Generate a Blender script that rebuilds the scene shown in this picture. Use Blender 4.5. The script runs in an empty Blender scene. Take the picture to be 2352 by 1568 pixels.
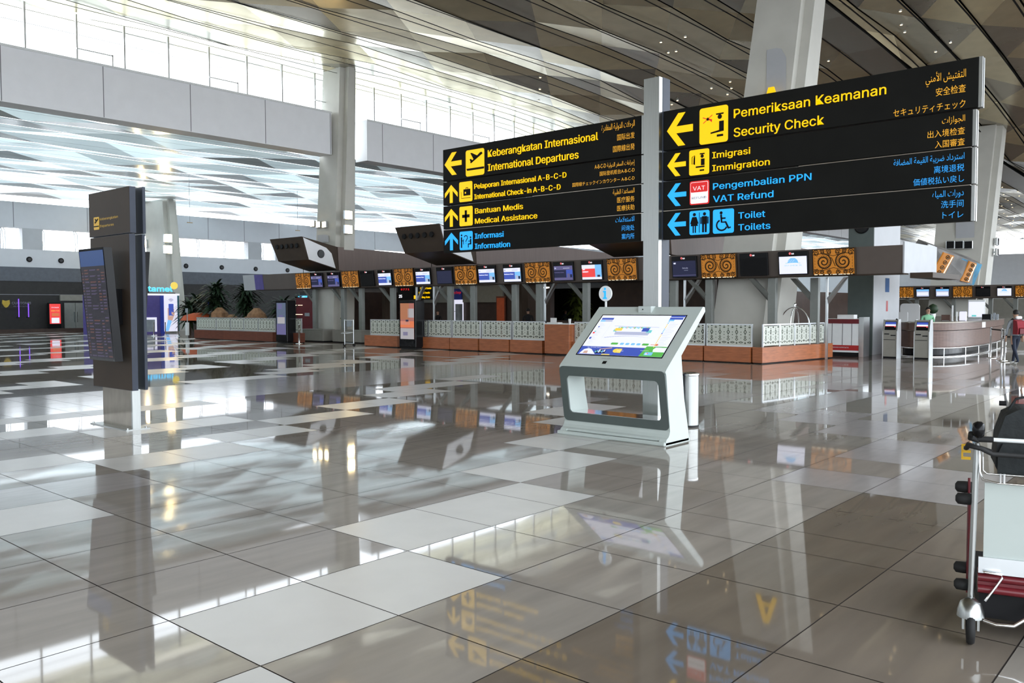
import bpy, math, random, os
from mathutils import Matrix, Vector
PI = math.pi
S = bpy.context.scene
COL = S.collection

# ------------------------------------------------------------------ camera, sky, exposure
T = 0.8
FPX, PITCH, ROLL, YAW = 1951.5, .0419, -.0028, .8548
CAM = Vector((-2.5437*T, -5.0717*T, 1.9659*T))
_c, _s = math.cos(YAW), math.sin(YAW)
VF = Vector((_s*math.cos(PITCH), _c*math.cos(PITCH), -math.sin(PITCH)))
_r = Vector((_c, -_s, 0)); _u = _r.cross(VF)
VR = math.cos(ROLL)*_r + math.sin(ROLL)*_u
VU = -math.sin(ROLL)*_r + math.cos(ROLL)*_u
cam = bpy.data.cameras.new('camera'); cam.sensor_width = 36; cam.lens = FPX/2352*36
cam.clip_start = .05; cam.clip_end = 600
camo = bpy.data.objects.new('camera', cam); COL.objects.link(camo)
camo.matrix_world = Matrix(((VR.x, VU.x, -VF.x, CAM.x), (VR.y, VU.y, -VF.y, CAM.y), (VR.z, VU.z, -VF.z, CAM.z), (0, 0, 0, 1)))
S.camera = camo
w = bpy.data.worlds.new('sky'); S.world = w; w.use_nodes = True
bg = w.node_tree.nodes['Background']
bg.inputs[0].default_value = (.86, .93, 1.0, 1); bg.inputs[1].default_value = 5.6
S.view_settings.view_transform = 'Standard'; S.view_settings.look = 'None'
S.view_settings.gamma = 1; S.view_settings.use_curve_mapping = False
S.view_settings.exposure = 0.0

def ray(x, y): return VF + VR*((x-1176)/FPX) + VU*((784-y)/FPX)
def onX(x, y, X): d = ray(x, y); return CAM + d*((X-CAM.x)/d.x)
def onY(x, y, Y): d = ray(x, y); return CAM + d*((Y-CAM.y)/d.y)
def onZ(x, y, Z=0.): d = ray(x, y); return CAM + d*((Z-CAM.z)/d.z)

# ------------------------------------------------------------------ materials
MATS = {}
def mat(name, col=(.5, .5, .5), rough=.5, metal=0., em=None, es=1., noise=0., nscale=5., stretch=(1, 1, 1), bump=0., ior=1.45, alpha=1., coat=0., spec=.5):
    if name in MATS: return MATS[name]
    m = bpy.data.materials.new(name); m.use_nodes = True; MATS[name] = m
    nt = m.node_tree; b = nt.nodes['Principled BSDF']
    b.inputs['Base Color'].default_value = (*col, 1); b.inputs['Roughness'].default_value = rough
    b.inputs['Metallic'].default_value = metal; b.inputs['IOR'].default_value = ior
    b.inputs['Coat Weight'].default_value = coat; b.inputs['Specular IOR Level'].default_value = spec
    if alpha < 1: b.inputs['Alpha'].default_value = alpha
    if em: b.inputs['Emission Color'].default_value = (*em, 1); b.inputs['Emission Strength'].default_value = es
    if noise or bump:
        tc = nt.nodes.new('ShaderNodeTexCoord'); mp = nt.nodes.new('ShaderNodeMapping'); n = nt.nodes.new('ShaderNodeTexNoise')
        mp.inputs['Scale'].default_value = stretch; n.inputs['Scale'].default_value = nscale; n.inputs['Detail'].default_value = 4
        nt.links.new(tc.outputs['Object'], mp.inputs[0]); nt.links.new(mp.outputs[0], n.inputs['Vector'])
        if noise:
            cr = nt.nodes.new('ShaderNodeValToRGB'); nt.links.new(n.outputs[0], cr.inputs[0])
            cr.color_ramp.elements[0].position = .3; cr.color_ramp.elements[1].position = .7
            cr.color_ramp.elements[0].color = (*[max(0, c*(1-noise)) for c in col], 1)
            cr.color_ramp.elements[1].color = (*[min(1, c*(1+noise)) for c in col], 1)
            nt.links.new(cr.outputs[0], b.inputs['Base Color'])
        if bump:
            bp = nt.nodes.new('ShaderNodeBump'); bp.inputs['Strength'].default_value = bump; bp.inputs['Distance'].default_value = .02
            nt.links.new(n.outputs[0], bp.inputs['Height']); nt.links.new(bp.outputs[0], b.inputs['Normal'])
    return m
def glow(name, col, s=1.): return mat(name, tuple(c*.3 for c in col), .4, em=col, es=s)

M = dict(
 tile_grey=mat('tile_grey', (.315, .284, .25), .035, noise=.10, nscale=2.2, stretch=(.5, 3, 1), bump=.002, ior=1.5),
 tile_dark=mat('tile_dark', (.175, .145, .115), .035, noise=.10, nscale=2.2, stretch=(.5, 3, 1), bump=.002, ior=1.5),
 tile_white=mat('tile_white', (.60, .59, .57), .24, noise=.03, nscale=3, ior=1.45),
 tile_mid=mat('tile_mid', (.36, .335, .325), .12, noise=.05, nscale=3, stretch=(1, 4, 1), ior=1.5),
 tile_red=mat('tile_red', (.14, .075, .055), .09, noise=.15, nscale=3, ior=1.5),
 tile_brown=mat('tile_brown', (.215, .18, .147), .04, noise=.10, nscale=2.2, stretch=(.5, 3, 1), bump=.002, ior=1.5),
 grout=mat('grout', (.05, .04, .035), .8, noise=.1),
 ceil_metal=mat('ceiling_metal', (.74, .64, .43), .24, .62, noise=.06, nscale=1.5),
 ceil_metal_b=mat('ceiling_metal_lit', (.84, .72, .46), .30, .55, noise=.06, nscale=1.5),
 ceil_metal_c=mat('ceiling_metal_shaded', (.46, .42, .34), .26, .65, noise=.06, nscale=1.5),  # one metal in three tones: facet reflections put into the colour

 ceil_low0=mat('low_ceiling_metal', (.86, .93, .93), .16, .45, noise=.04, nscale=1.5),
 ceil_low_b0=mat('low_ceiling_metal_dull', (.74, .79, .79), .3, .35, noise=.04, nscale=1.5),
 slot=mat('ceiling_slot_black', (.008, .008, .008), .9, noise=.1),
 plaster_w=mat('white_wall_cladding', (.60, .61, .64), .5, noise=.02, nscale=2),
 plaster=mat('white_cladding', (.86, .87, .90), .45, noise=.02, nscale=2),
 plaster_g=mat('grey_cladding', (.45, .46, .48), .5, noise=.04, nscale=2),
 seam=mat('seam_grey', (.22, .22, .24), .7, noise=.05),
 concrete=mat('column_concrete', (.56, .55, .50), .55, noise=.05, nscale=1.4),
 bulkhead=mat('bulkhead_bluegrey', (.10, .11, .13), .5, noise=.1),
 dark=mat('dark_wall', (.018, .017, .016), .5, noise=.2),
 darkbrown=mat('dark_brown_wall', (.045, .025, .018), .5, noise=.2, nscale=3),
 brown=mat('brown_cladding', (.155, .112, .098), .42, noise=.07, nscale=2, stretch=(6, 6, .3)),
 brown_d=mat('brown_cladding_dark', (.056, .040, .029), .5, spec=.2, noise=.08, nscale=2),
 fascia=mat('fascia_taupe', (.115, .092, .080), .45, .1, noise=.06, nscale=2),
 black=mat('black_gloss', (.008, .008, .009), .2, noise=.1, spec=.22), blackm=mat('black_matte', (.010, .010, .011), .6, noise=.1, spec=.2),
 signblack=mat('sign_black', (.009, .009, .008), .55, noise=.15, nscale=3, spec=.12),
 navy=mat('navy_metal', (.028, .034, .050), .4, .3, noise=.1),
 steel=mat('brushed_steel', (.40, .41, .40), .30, 1., noise=.07, nscale=9, stretch=(18, 18, .4)),
 steel_w=mat('brushed_steel_warm', (.30, .265, .22), .28, .9, noise=.12, nscale=9, stretch=(1, 1, .4)),
 chrome=mat('chrome', (.78, .79, .80), .09, 1., noise=.03), alu=mat('satin_aluminium', (.60, .62, .63), .3, .9, noise=.04),
 postgrey=mat('post_grey', (.23, .24, .225), .4, .4, noise=.06), white=mat('white_paint', (.78, .80, .80), .3, noise=.02),
 mint=mat('kiosk_white', (.47, .52, .495), .28, noise=.02), grey=mat('kiosk_grey', (.085, .105, .10), .35, noise=.05),
 deskgrey=mat('desk_grey', (.24, .23, .20), .45, noise=.06), wood=mat('orange_wood', (.36, .115, .042), .35, noise=.22, nscale=3, stretch=(1, 1, 9)),
 wood_d=mat('dark_wood', (.15, .042, .022), .35, noise=.22, nscale=3, stretch=(1, 1, 9)), woodrnd=mat('walnut_wood', (.13, .075, .058), .35, noise=.2, nscale=3, stretch=(1, 1, 9)),
 tan=mat('tan_wood', (.42, .27, .12), .4, noise=.1, nscale=3), red=mat('red_plastic', (.42, .03, .03), .35, noise=.06), maroon=mat('maroon_metal', (.14, .012, .018), .3, noise=.12),
 rubber=mat('black_rubber', (.015, .015, .015), .7, noise=.1), yplastic=mat('yellow_plastic', (.85, .50, .02), .4, noise=.03),
 leaf=mat('leaf_green', (.014, .034, .012), .6, noise=.35, nscale=6), leafy=mat('leaf_yellow', (.16, .20, .03), .6, noise=.3, nscale=6), bark=mat('bark', (.06, .04, .025), .8, noise=.3), rock=mat('orange_rock', (.30, .16, .08), .8, noise=.35, nscale=4, bump=.4),
 orange=mat('orange_fabric', (.55, .10, .03), .7, noise=.1),
 skin=mat('skin', (.42, .25, .17), .55, noise=.05), hair=mat('black_hair', (.008, .007, .007), .6, noise=.2), navyc=mat('navy_trousers', (.012, .018, .035), .8, noise=.1),
 bluec=mat('blue_shirt', (.04, .12, .30), .8, noise=.1), greenc=mat('green_shirt', (.22, .50, .30), .8, noise=.1), greyc=mat('grey_jacket', (.30, .33, .36), .8, noise=.15), blackc=mat('black_shirt', (.010, .010, .012), .85, noise=.1),
 redc=mat('red_fabric', (.25, .02, .03), .8, noise=.15), bagc=mat('black_nylon', (.014, .017, .018), .75, noise=.2, nscale=20, bump=.3), whitec=mat('white_cloth', (.75, .75, .75), .8, noise=.05),
 gold=mat('gold_paint', (.45, .32, .05), .4, .5, noise=.1), purple=mat('purple_wall', (.10, .08, .28), .5, noise=.08), bluew=mat('blue_wall', (.03, .06, .40), .4, noise=.08), teal=mat('teal_trim', (.03, .16, .20), .4, noise=.08),
 artgrey=mat('mural_grey', (.16, .155, .15), .5, noise=.5, nscale=1.6), artblue=mat('mural_blue', (.05, .22, .36), .5, noise=.5, nscale=2.2),
 y=glow('lit_yellow', (1., .60, .0), .98), b=glow('lit_blue', (.02, .42, 1.), 1.0), yd=glow('lit_amber', (.85, .42, .03), .85), bd=glow('lit_blue_small', (.03, .38, .95), .85), litwhite=glow('lit_white', (.9, .9, .95), .9), litred=glow('lit_red', (.75, .02, .02), .8),
 scr=glow('screen_lilac', (.60, .60, .85), 1.), scrw=glow('screen_white', (.78, .80, .95), 1.), scrb=glow('screen_blue', (.05, .09, .42), 1.), scrn=glow('screen_navy', (.012, .014, .045), 1.), scrs=glow('screen_sky', (.20, .50, .90), 1.), scrg=glow('screen_green', (.10, .42, .08), 1.), scrr=glow('screen_red', (.80, .06, .06), 1.),
 scry=glow('screen_yellow', (.80, .60, .10), 1.), scrk=glow('screen_dark', (.012, .009, .018), .7), scrd=glow('screen_dim', (.11, .10, .22), 1.), scro=glow('screen_orange', (.75, .20, .08), .8), scrskin=glow('screen_tan', (.55, .35, .28), 1.), scrlg=glow('screen_lightgrey', (.42, .45, .60), 1.), scrc=glow('screen_aqua', (.15, .55, .55), 1.),
 amber=glow('lantern_amber', (.44, .165, .016), .85), amberd=mat('lattice_bronze', (.045, .022, .006), .5, .3, noise=.2), led=glow('led_warm', (1., .85, .6), 1.6), fshead=glow('flight_header', (.018, .05, .16), 1.), fsrow=glow('flight_row', (.055, .04, .085), 1.), fsrow2=glow('flight_row_warm', (.09, .035, .03), 1.),
 lamp=glow('floodlight_glow', (1., .74, .36), 45.), lampw=glow('lamp_white', (1., .93, .78), 5.), sparkle=glow('glint_glow', (1., .72, .35), 6.), neon=glow('neon_purple', (.25, .08, 1.), 1.3), litpanel=glow('lightbox_white', (.80, .80, .95), .9),
 poster_pk=glow('poster_pink', (.42, .15, .12), .8), poster_w=glow('poster_white', (.42, .40, .42), .8), poster_b=glow('poster_blue', (.10, .13, .20), .8), poster_y=glow('poster_ochre', (.45, .17, .08), .75), cyan=glow('lit_cyan', (.10, .60, 1.), 1.3),
)
def glassmat(name, col, alpha):
    m = bpy.data.materials.new(name); m.use_nodes = True; nt = m.node_tree
    b = nt.nodes['Principled BSDF']; b.inputs['Base Color'].default_value = (*col, 1); b.inputs['Roughness'].default_value = .08
    t = nt.nodes.new('ShaderNodeBsdfTransparent'); mx = nt.nodes.new('ShaderNodeMixShader'); mx.inputs[0].default_value = alpha
    nt.links.new(t.outputs[0], mx.inputs[1]); nt.links.new(b.outputs[0], mx.inputs[2]); nt.links.new(mx.outputs[0], nt.nodes['Material Output'].inputs[0])
    return m
M['glass'] = glassmat('clear_glass', (.75, .85, .82), .13)
M['acrylic'] = glassmat('frosted_acrylic', (.62, .62, .62), .75)
def translucent(name, col, k):
    m = bpy.data.materials.new(name); m.use_nodes = True; nt = m.node_tree
    b = nt.nodes['Principled BSDF']; b.inputs['Base Color'].default_value = (*col, 1); b.inputs['Roughness'].default_value = .18; b.inputs['Metallic'].default_value = .3
    n = nt.nodes.new('ShaderNodeTexNoise'); n.inputs['Scale'].default_value = 1.3
    t = nt.nodes.new('ShaderNodeBsdfTranslucent'); t.inputs[0].default_value = (.80, .95, .97, 1); mx = nt.nodes.new('ShaderNodeMixShader')
    mp = nt.nodes.new('ShaderNodeMapRange'); mp.inputs[3].default_value = k*.7; mp.inputs[4].default_value = k*1.3; nt.links.new(n.outputs[0], mp.inputs[0]); nt.links.new(mp.outputs[0], mx.inputs[0])
    nt.links.new(b.outputs[0], mx.inputs[1]); nt.links.new(t.outputs[0], mx.inputs[2]); nt.links.new(mx.outputs[0], nt.nodes['Material Output'].inputs[0]); return m
M['ceil_low'] = translucent('low_ceiling_glow', (.8, .88, .88), .10); M['ceil_low_b'] = translucent('low_ceiling_glow_shaded', (.42, .42, .40), .02); M['ceil_low_c'] = translucent('low_ceiling_glow_bright', (.8, .9, .9), .20)  # translucency added to brighten the low ceiling; tones carry facet light and shade
def patternglass():
    """frosted white glass; the clear cut-outs form rows of diamonds, teardrops and chained rings"""
    m = bpy.data.materials.new('patterned_glass'); m.use_nodes = True; nt = m.node_tree; L = nt.links
    b = nt.nodes['Principled BSDF']; b.inputs['Base Color'].default_value = (.60, .63, .56, 1); b.inputs['Roughness'].default_value = .35
    tc = nt.nodes.new('ShaderNodeTexCoord'); sp = nt.nodes.new('ShaderNodeSeparateXYZ'); L.new(tc.outputs['Object'], sp.inputs[0])
    def mth(op, a, c=None):
        n = nt.nodes.new('ShaderNodeMath'); n.operation = op
        for i, v in enumerate((a, c)):
            if v is None: continue
            if isinstance(v, (int, float)): n.inputs[i].default_value = v
            else: L.new(v, n.inputs[i])
        return n.outputs[0]
    x, z = sp.outputs[0], sp.outputs[2]; P = .25; res = None
    for zc, a, bb, off, hole in ((.575, .022, .03, 0, 0), (.575, .012, .016, P/2, 0), (.53, .03, .022, P/2, 0), (.50, .014, .02, 0, 0), (.40, .030, .085, 0, .45), (.40, .012, .016, P/2, 0), (.27, .024, .04, 0, .4), (.33, .012, .018, P/2, 0), (.20, .032, .045, 0, .5), (.12, .05, .03, P/2, .4), (.10, .02, .03, 0, 0), (.24, .01, .016, P/2, 0)):
        a *= 1.6; fx = mth('ABSOLUTE', mth('SUBTRACT', mth('MODULO', mth('ADD', x, 17*P+off), P), P/2)); fz = mth('ABSOLUTE', mth('SUBTRACT', z, zc))
        d = mth('ADD', mth('DIVIDE', fx, a), mth('DIVIDE', fz, bb)); k = mth('LESS_THAN', d, 1.)
        if hole: k = mth('MULTIPLY', k, mth('GREATER_THAN', d, hole))
        res = k if res is None else mth('MAXIMUM', res, k)
    t = nt.nodes.new('ShaderNodeBsdfTransparent'); t.inputs[0].default_value = (.55, .6, .55, 1)
    f = nt.nodes.new('ShaderNodeMath'); f.operation = 'MULTIPLY'; L.new(res, f.inputs[0]); f.inputs[1].default_value = .93
    ff = mth('ADD', f.outputs[0], .06)
    mx = nt.nodes.new('ShaderNodeMixShader'); L.new(ff, mx.inputs[0]); L.new(b.outputs[0], mx.inputs[1]); L.new(t.outputs[0], mx.inputs[2])
    L.new(mx.outputs[0], nt.nodes['Material Output'].inputs[0]); return m
M['pglass'] = patternglass()

# ------------------------------------------------------------------ mesh helpers
class MB:
    def __init__(s): s.v = []; s.f = []; s.m = []; s.mats = []; s.sm = []
    def mi(s, m):
        if isinstance(m, str): m = M[m]
        if m not in s.mats: s.mats.append(m)
        return s.mats.index(m)
    def add(s, vs, fs, m, smooth=False):
        n = len(s.v); s.v += [tuple(v) for v in vs]; k = s.mi(m)
        for f in fs: s.f.append([n+i for i in f]); s.m.append(k); s.sm.append(smooth)
        return s
    def box(s, x0, x1, y0, y1, z0, z1, m, bev=0.):
        x0, x1 = min(x0, x1), max(x0, x1); y0, y1 = min(y0, y1), max(y0, y1); z0, z1 = min(z0, z1), max(z0, z1)
        if bev > 0:
            b = min(bev, (x1-x0)/2.01, (y1-y0)/2.01, (z1-z0)/2.01)
            P = [(x0+b, y0), (x1-b, y0), (x1, y0+b), (x1, y1-b), (x1-b, y1), (x0+b, y1), (x0, y1-b), (x0, y0+b)]
            Q = [(x0+b, y0+b), (x1-b, y0+b), (x1-b, y0+b), (x1-b, y1-b), (x1-b, y1-b), (x0+b, y1-b), (x0+b, y1-b), (x0+b, y0+b)]
            vs = [(*q, z0) for q in Q]+[(*p, z0+b) for p in P]+[(*p, z1-b) for p in P]+[(*q, z1) for q in Q]
            fs = [list(range(8))[::-1], list(range(24, 32))]
            for r in range(3):
                for i in range(8): j = (i+1) % 8; fs.append([r*8+i, r*8+j, r*8+8+j, r*8+8+i])
            return s.add(vs, fs, m)
        vs = [(x0, y0, z0), (x1, y0, z0), (x1, y1, z0), (x0, y1, z0), (x0, y0, z1), (x1, y0, z1), (x1, y1, z1), (x0, y1, z1)]
        return s.add(vs, [(3, 2, 1, 0), (4, 5, 6, 7), (0, 1, 5, 4), (1, 2, 6, 5), (2, 3, 7, 6), (3, 0, 4, 7)], m)
    def hexa(s, lo, hi, m):   # lo, hi: 4 points each
        return s.add(list(lo)+list(hi), [(3, 2, 1, 0), (4, 5, 6, 7), (0, 1, 5, 4), (1, 2, 6, 5), (2, 3, 7, 6), (3, 0, 4, 7)], m)
    def prism_y(s, poly, y0, y1, m, side=None):     # poly in (x,z)
        n = len(poly); vs = [(p[0], y0, p[1]) for p in poly]+[(p[0], y1, p[1]) for p in poly]
        s.add(vs, [list(range(n)), list(range(2*n-1, n-1, -1))], m)
        s.add(vs, [(i, n+i, n+(i+1) % n, (i+1) % n) for i in range(n)], side or m); return s
    def prism_x(s, poly, x0, x1, m):     # poly in (y,z)
        n = len(poly); vs = [(x0, p[0], p[1]) for p in poly]+[(x1, p[0], p[1]) for p in poly]
        return s.add(vs, [list(range(n)), list(range(2*n-1, n-1, -1))]+[(i, n+i, n+(i+1) % n, (i+1) % n) for i in range(n)], m)
    def prism_z(s, poly, z0, z1, m):
        n = len(poly); vs = [(p[0], p[1], z0) for p in poly]+[(p[0], p[1], z1) for p in poly]
        return s.add(vs, [list(range(n))[::-1], list(range(n, 2*n))]+[(i, (i+1) % n, n+(i+1) % n, n+i) for i in range(n)], m)
    def tube(s, pts, r, m, n=8, rs=None):
        pts = [Vector(p) for p in pts]; rings = []; up = None
        for i, p in enumerate(pts):
            a = pts[max(0, i-1)]; b = pts[min(len(pts)-1, i+1)]; d = (b-a).normalized()
            if up is None: up = Vector((0, 0, 1)) if abs(d.z) < .9 else Vector((1, 0, 0))
            x = d.cross(up).normalized(); y = x.cross(d).normalized(); up = y
            rr = rs[i] if rs else r
            rings.append([p+(x*math.cos(2*PI*k/n)+y*math.sin(2*PI*k/n))*rr for k in range(n)])
        vs = [v for R in rings for v in R]; fs = []
        for i in range(len(rings)-1):
            for k in range(n): fs.append((i*n+k, i*n+(k+1) % n, (i+1)*n+(k+1) % n, (i+1)*n+k))
        s.add(vs, fs, m, True)
        return s.add(vs, [list(range(n))[::-1], list(range((len(rings)-1)*n, len(rings)*n))], m)
    def lathe(s, prof, m, c=(0, 0, 0), n=20, axis='z'):   # prof: (r, h)
        vs = []; fs = []
        for r, h in prof:
            for k in range(n):
                a = 2*PI*k/n; p = (r*math.cos(a), r*math.sin(a), h)
                if axis == 'x': p = (p[2], p[0], p[1])
                if axis == 'y': p = (p[0], p[2], p[1])
                vs.append((p[0]+c[0], p[1]+c[1], p[2]+c[2]))
        for i in range(len(prof)-1):
            for k in range(n): fs.append((i*n+k, i*n+(k+1) % n, (i+1)*n+(k+1) % n, (i+1)*n+k))
        s.add(vs, fs, m, True)
        return s.add(vs, [list(range(n))[::-1], list(range((len(prof)-1)*n, len(prof)*n))], m)
    # flat shapes on a front face: local x right, z up, facing -y at depth y; t = thickness
    def plate(s, poly, y, m, t=.004): return s.prism_y(poly, y-t, y, m)
    def rect(s, x0, z0, x1, z1, y, m, t=.004): return s.box(x0, x1, y-t, y, z0, z1, m)
    def disc(s, cx, cz, r, y, m, t=.004, n=20, r2=None): return s.plate([(cx+r*math.cos(2*PI*k/n), cz+(r2 or r)*math.sin(2*PI*k/n)) for k in range(n)], y, m, t)
    def ribbon(s, pts, w, y, m, t=.004):
        pts = [Vector((p[0], p[1])) for p in pts]; L = []; R = []
        for i, p in enumerate(pts):
            d = (pts[min(i+1, len(pts)-1)]-pts[max(i-1, 0)]).normalized(); nn = Vector((-d.y, d.x))
            ww = w*(1 if not callable(w) else 1) if not callable(w) else w(i/(len(pts)-1))
            L.append(p+nn*ww/2); R.append(p-nn*ww/2)
        vs = [(p.x, y-t, p.y) for p in L]+[(p.x, y-t, p.y) for p in R]; n = len(L)
        return s.add(vs, [(i, i+1, n+i+1, n+i) for i in range(n-1)], m)
    def build(s, name, parent=None, mtx=None, smooth=None):
        me = bpy.data.meshes.new(name); me.from_pydata(s.v, [], s.f)
        for m in s.mats: me.materials.append(m)
        for i, p in enumerate(me.polygons): p.material_index = s.m[i]; p.use_smooth = s.sm[i] if smooth is None else smooth
        if mtx is not None: me.transform(mtx)
        me.update(); o = bpy.data.objects.new(name, me); COL.objects.link(o)
        if parent: o.parent = parent
        return o
def tag(o, label=None, cat=None, group=None, kind=None):
    if label: o['label'] = label
    if cat: o['category'] = cat
    if group: o['group'] = group
    if kind: o['kind'] = kind
    return o
def thing(name, label, cat, loc=(0, 0, 0), rz=0., group=None):
    o = bpy.data.objects.new(name, None); COL.objects.link(o); o.location = loc; o.rotation_euler = (0, 0, rz); o.empty_display_size = .1
    return tag(o, label, cat, group)
def struct(mb, name): return tag(mb.build(name), kind='structure')
def copy_tree(o, parent=None):
    c = o.copy(); COL.objects.link(c); c.parent = parent
    for ch in list(o.children): copy_tree(ch, c)
    return c
FRONT = -PI/2     # local x runs to world -Y, local y to world +X: faces the camera side of the long counters

try: INTER = bpy.data.fonts.load(os.path.join(bpy.utils.system_resource('DATAFILES'), 'fonts', 'Inter.woff2'))
except Exception: INTER = None
_tc = {}
def text(s, m, x, z, y=0., cap=None, width=None, right=False, center=False, parent=None, name='lettering', t=.003, off=.0, size=None, spin=0., fit=None):
    """lettering as a mesh on a front face; cap = capital height, width = fitted width"""
    key = (s, off)
    if key not in _tc:
        c = bpy.data.curves.new('t', 'FONT'); c.body = s; c.size = 1; c.resolution_u = 3; c.extrude = 0; c.bevel_depth = off; c.bevel_resolution = 0
        if INTER and all(ord(q) < 0x250 for q in s): c.font = INTER
        o = bpy.data.objects.new('t', c); COL.objects.link(o)
        me = bpy.data.meshes.new_from_object(o.evaluated_get(bpy.context.evaluated_depsgraph_get())); bpy.data.objects.remove(o); _tc[key] = me
    me = _tc[key].copy(); xs = [v.co.x for v in me.vertices]
    if not xs: return None
    a, b = min(xs), max(xs); sc = (cap/.727) if cap else size
    if sc is None: sc = width/(b-a)
    sx = (width/(b-a)) if width else sc
    if fit: sx = fit/(b-a)
    W = (b-a)*sx; x0 = x-W if right else (x-W/2 if center else x)
    Mt = Matrix(((sx, 0, 0, x0-a*sx), (0, 0, -1, y-t), (0, sc, 0, z), (0, 0, 0, 1)))
    if spin: Mt = Matrix.Translation((x, 0, z)) @ Matrix.Rotation(spin, 4, 'Y') @ Matrix.Translation((-x, 0, -z)) @ Mt
    me.transform(Mt); me.materials.clear(); me.materials.append(M[m] if isinstance(m, str) else m)
    for p in me.polygons: p.material_index = 0
    me.name = name; o = bpy.data.objects.new(name, me); COL.objects.link(o)
    if parent: o.parent = parent
    return o
_F = {'\u0627': 'A'}
def rrect(x0, z0, x1, z1, r, n=4):
    P = []
    for cx, cz, a0 in ((x1-r, z1-r, 0), (x0+r, z1-r, 90), (x0+r, z0+r, 180), (x1-r, z0+r, 270)):
        for k in range(n+1): a = math.radians(a0+90*k/n); P.append((cx+r*math.cos(a), cz+r*math.sin(a)))
    return P
rng = random.Random(7)

# ------------------------------------------------------------------ floor
UL = [float(k) for k in range(-16, 5)]+[4.6+.965*k for k in range(0, 110)]
VL = [float(k) for k in range(-1, 9)]            # towards the camera (v positive); index by row
VN = [0, -1, -1.93, -2.92, -3.95, -4.93, -5.93, -6.82, -7.66, -8.62, -9.5, -10.42, -11.22, -12.1]+[-12.1-.93*k for k in range(1, 75)]
rows = [(float(k), float(k+1)) for k in range(0, 9)]+[(VN[i+1], VN[i]) for i in range(len(VN)-1)]
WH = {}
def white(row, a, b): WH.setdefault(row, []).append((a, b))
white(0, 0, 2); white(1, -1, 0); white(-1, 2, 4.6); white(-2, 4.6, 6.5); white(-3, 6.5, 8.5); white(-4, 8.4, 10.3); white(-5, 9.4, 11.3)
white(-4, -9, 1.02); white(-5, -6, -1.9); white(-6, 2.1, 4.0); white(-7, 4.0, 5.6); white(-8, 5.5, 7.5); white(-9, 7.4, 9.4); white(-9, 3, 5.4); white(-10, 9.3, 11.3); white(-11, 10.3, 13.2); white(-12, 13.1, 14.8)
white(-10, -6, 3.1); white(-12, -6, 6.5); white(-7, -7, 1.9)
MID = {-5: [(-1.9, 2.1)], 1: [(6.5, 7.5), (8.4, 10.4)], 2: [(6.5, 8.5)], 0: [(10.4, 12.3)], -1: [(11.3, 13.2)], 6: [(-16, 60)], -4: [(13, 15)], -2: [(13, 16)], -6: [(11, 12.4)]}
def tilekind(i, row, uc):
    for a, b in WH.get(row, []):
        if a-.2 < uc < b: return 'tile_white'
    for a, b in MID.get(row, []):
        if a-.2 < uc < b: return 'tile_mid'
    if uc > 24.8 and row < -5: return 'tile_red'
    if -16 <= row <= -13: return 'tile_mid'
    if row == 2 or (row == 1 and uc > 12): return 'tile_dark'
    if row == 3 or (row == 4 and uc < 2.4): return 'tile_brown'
    if row < -12:
        k = (i*1 + row*2) % 9
        return 'tile_white' if k in (0, 1, 2) and rng.random() < .85 else 'tile_grey'
    if row < 3 and uc > 16:
        return 'tile_mid' if (i+row*2) % 7 in (0, 1) else 'tile_grey'
    return 'tile_grey'
fl = MB(); g = .0035
for ri, (va, vb) in enumerate(rows):
    row = ri if ri < 9 else -(ri-8)
    for i in range(len(UL)-1):
        a, b = UL[i], UL[i+1]; uc = (a+b)/2
        m = tilekind(i, row, uc)
        x0, x1, y0, y1 = a*T+g, b*T-g, -vb*.8206+g, -va*.8206-g
        fl.add([(x0, y0, 0), (x1, y0, 0), (x1, y1, 0), (x0, y1, 0)], [(0, 1, 2, 3)], m)
fl.add([(-60, -80, -.004), (140, -80, -.004), (140, 110, -.004), (-60, 110, -.004)], [(0, 1, 2, 3)], 'grout')
struct(fl, 'floor')
tb = MB(); tb.add([(20.25*T, 10.4, .0015), (20.5*T, 10.4, .0015), (20.5*T, 33, .0015), (20.25*T, 33, .0015)], [(0, 1, 2, 3)], 'tile_white'); struct(tb, 'trim_1')

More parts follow.
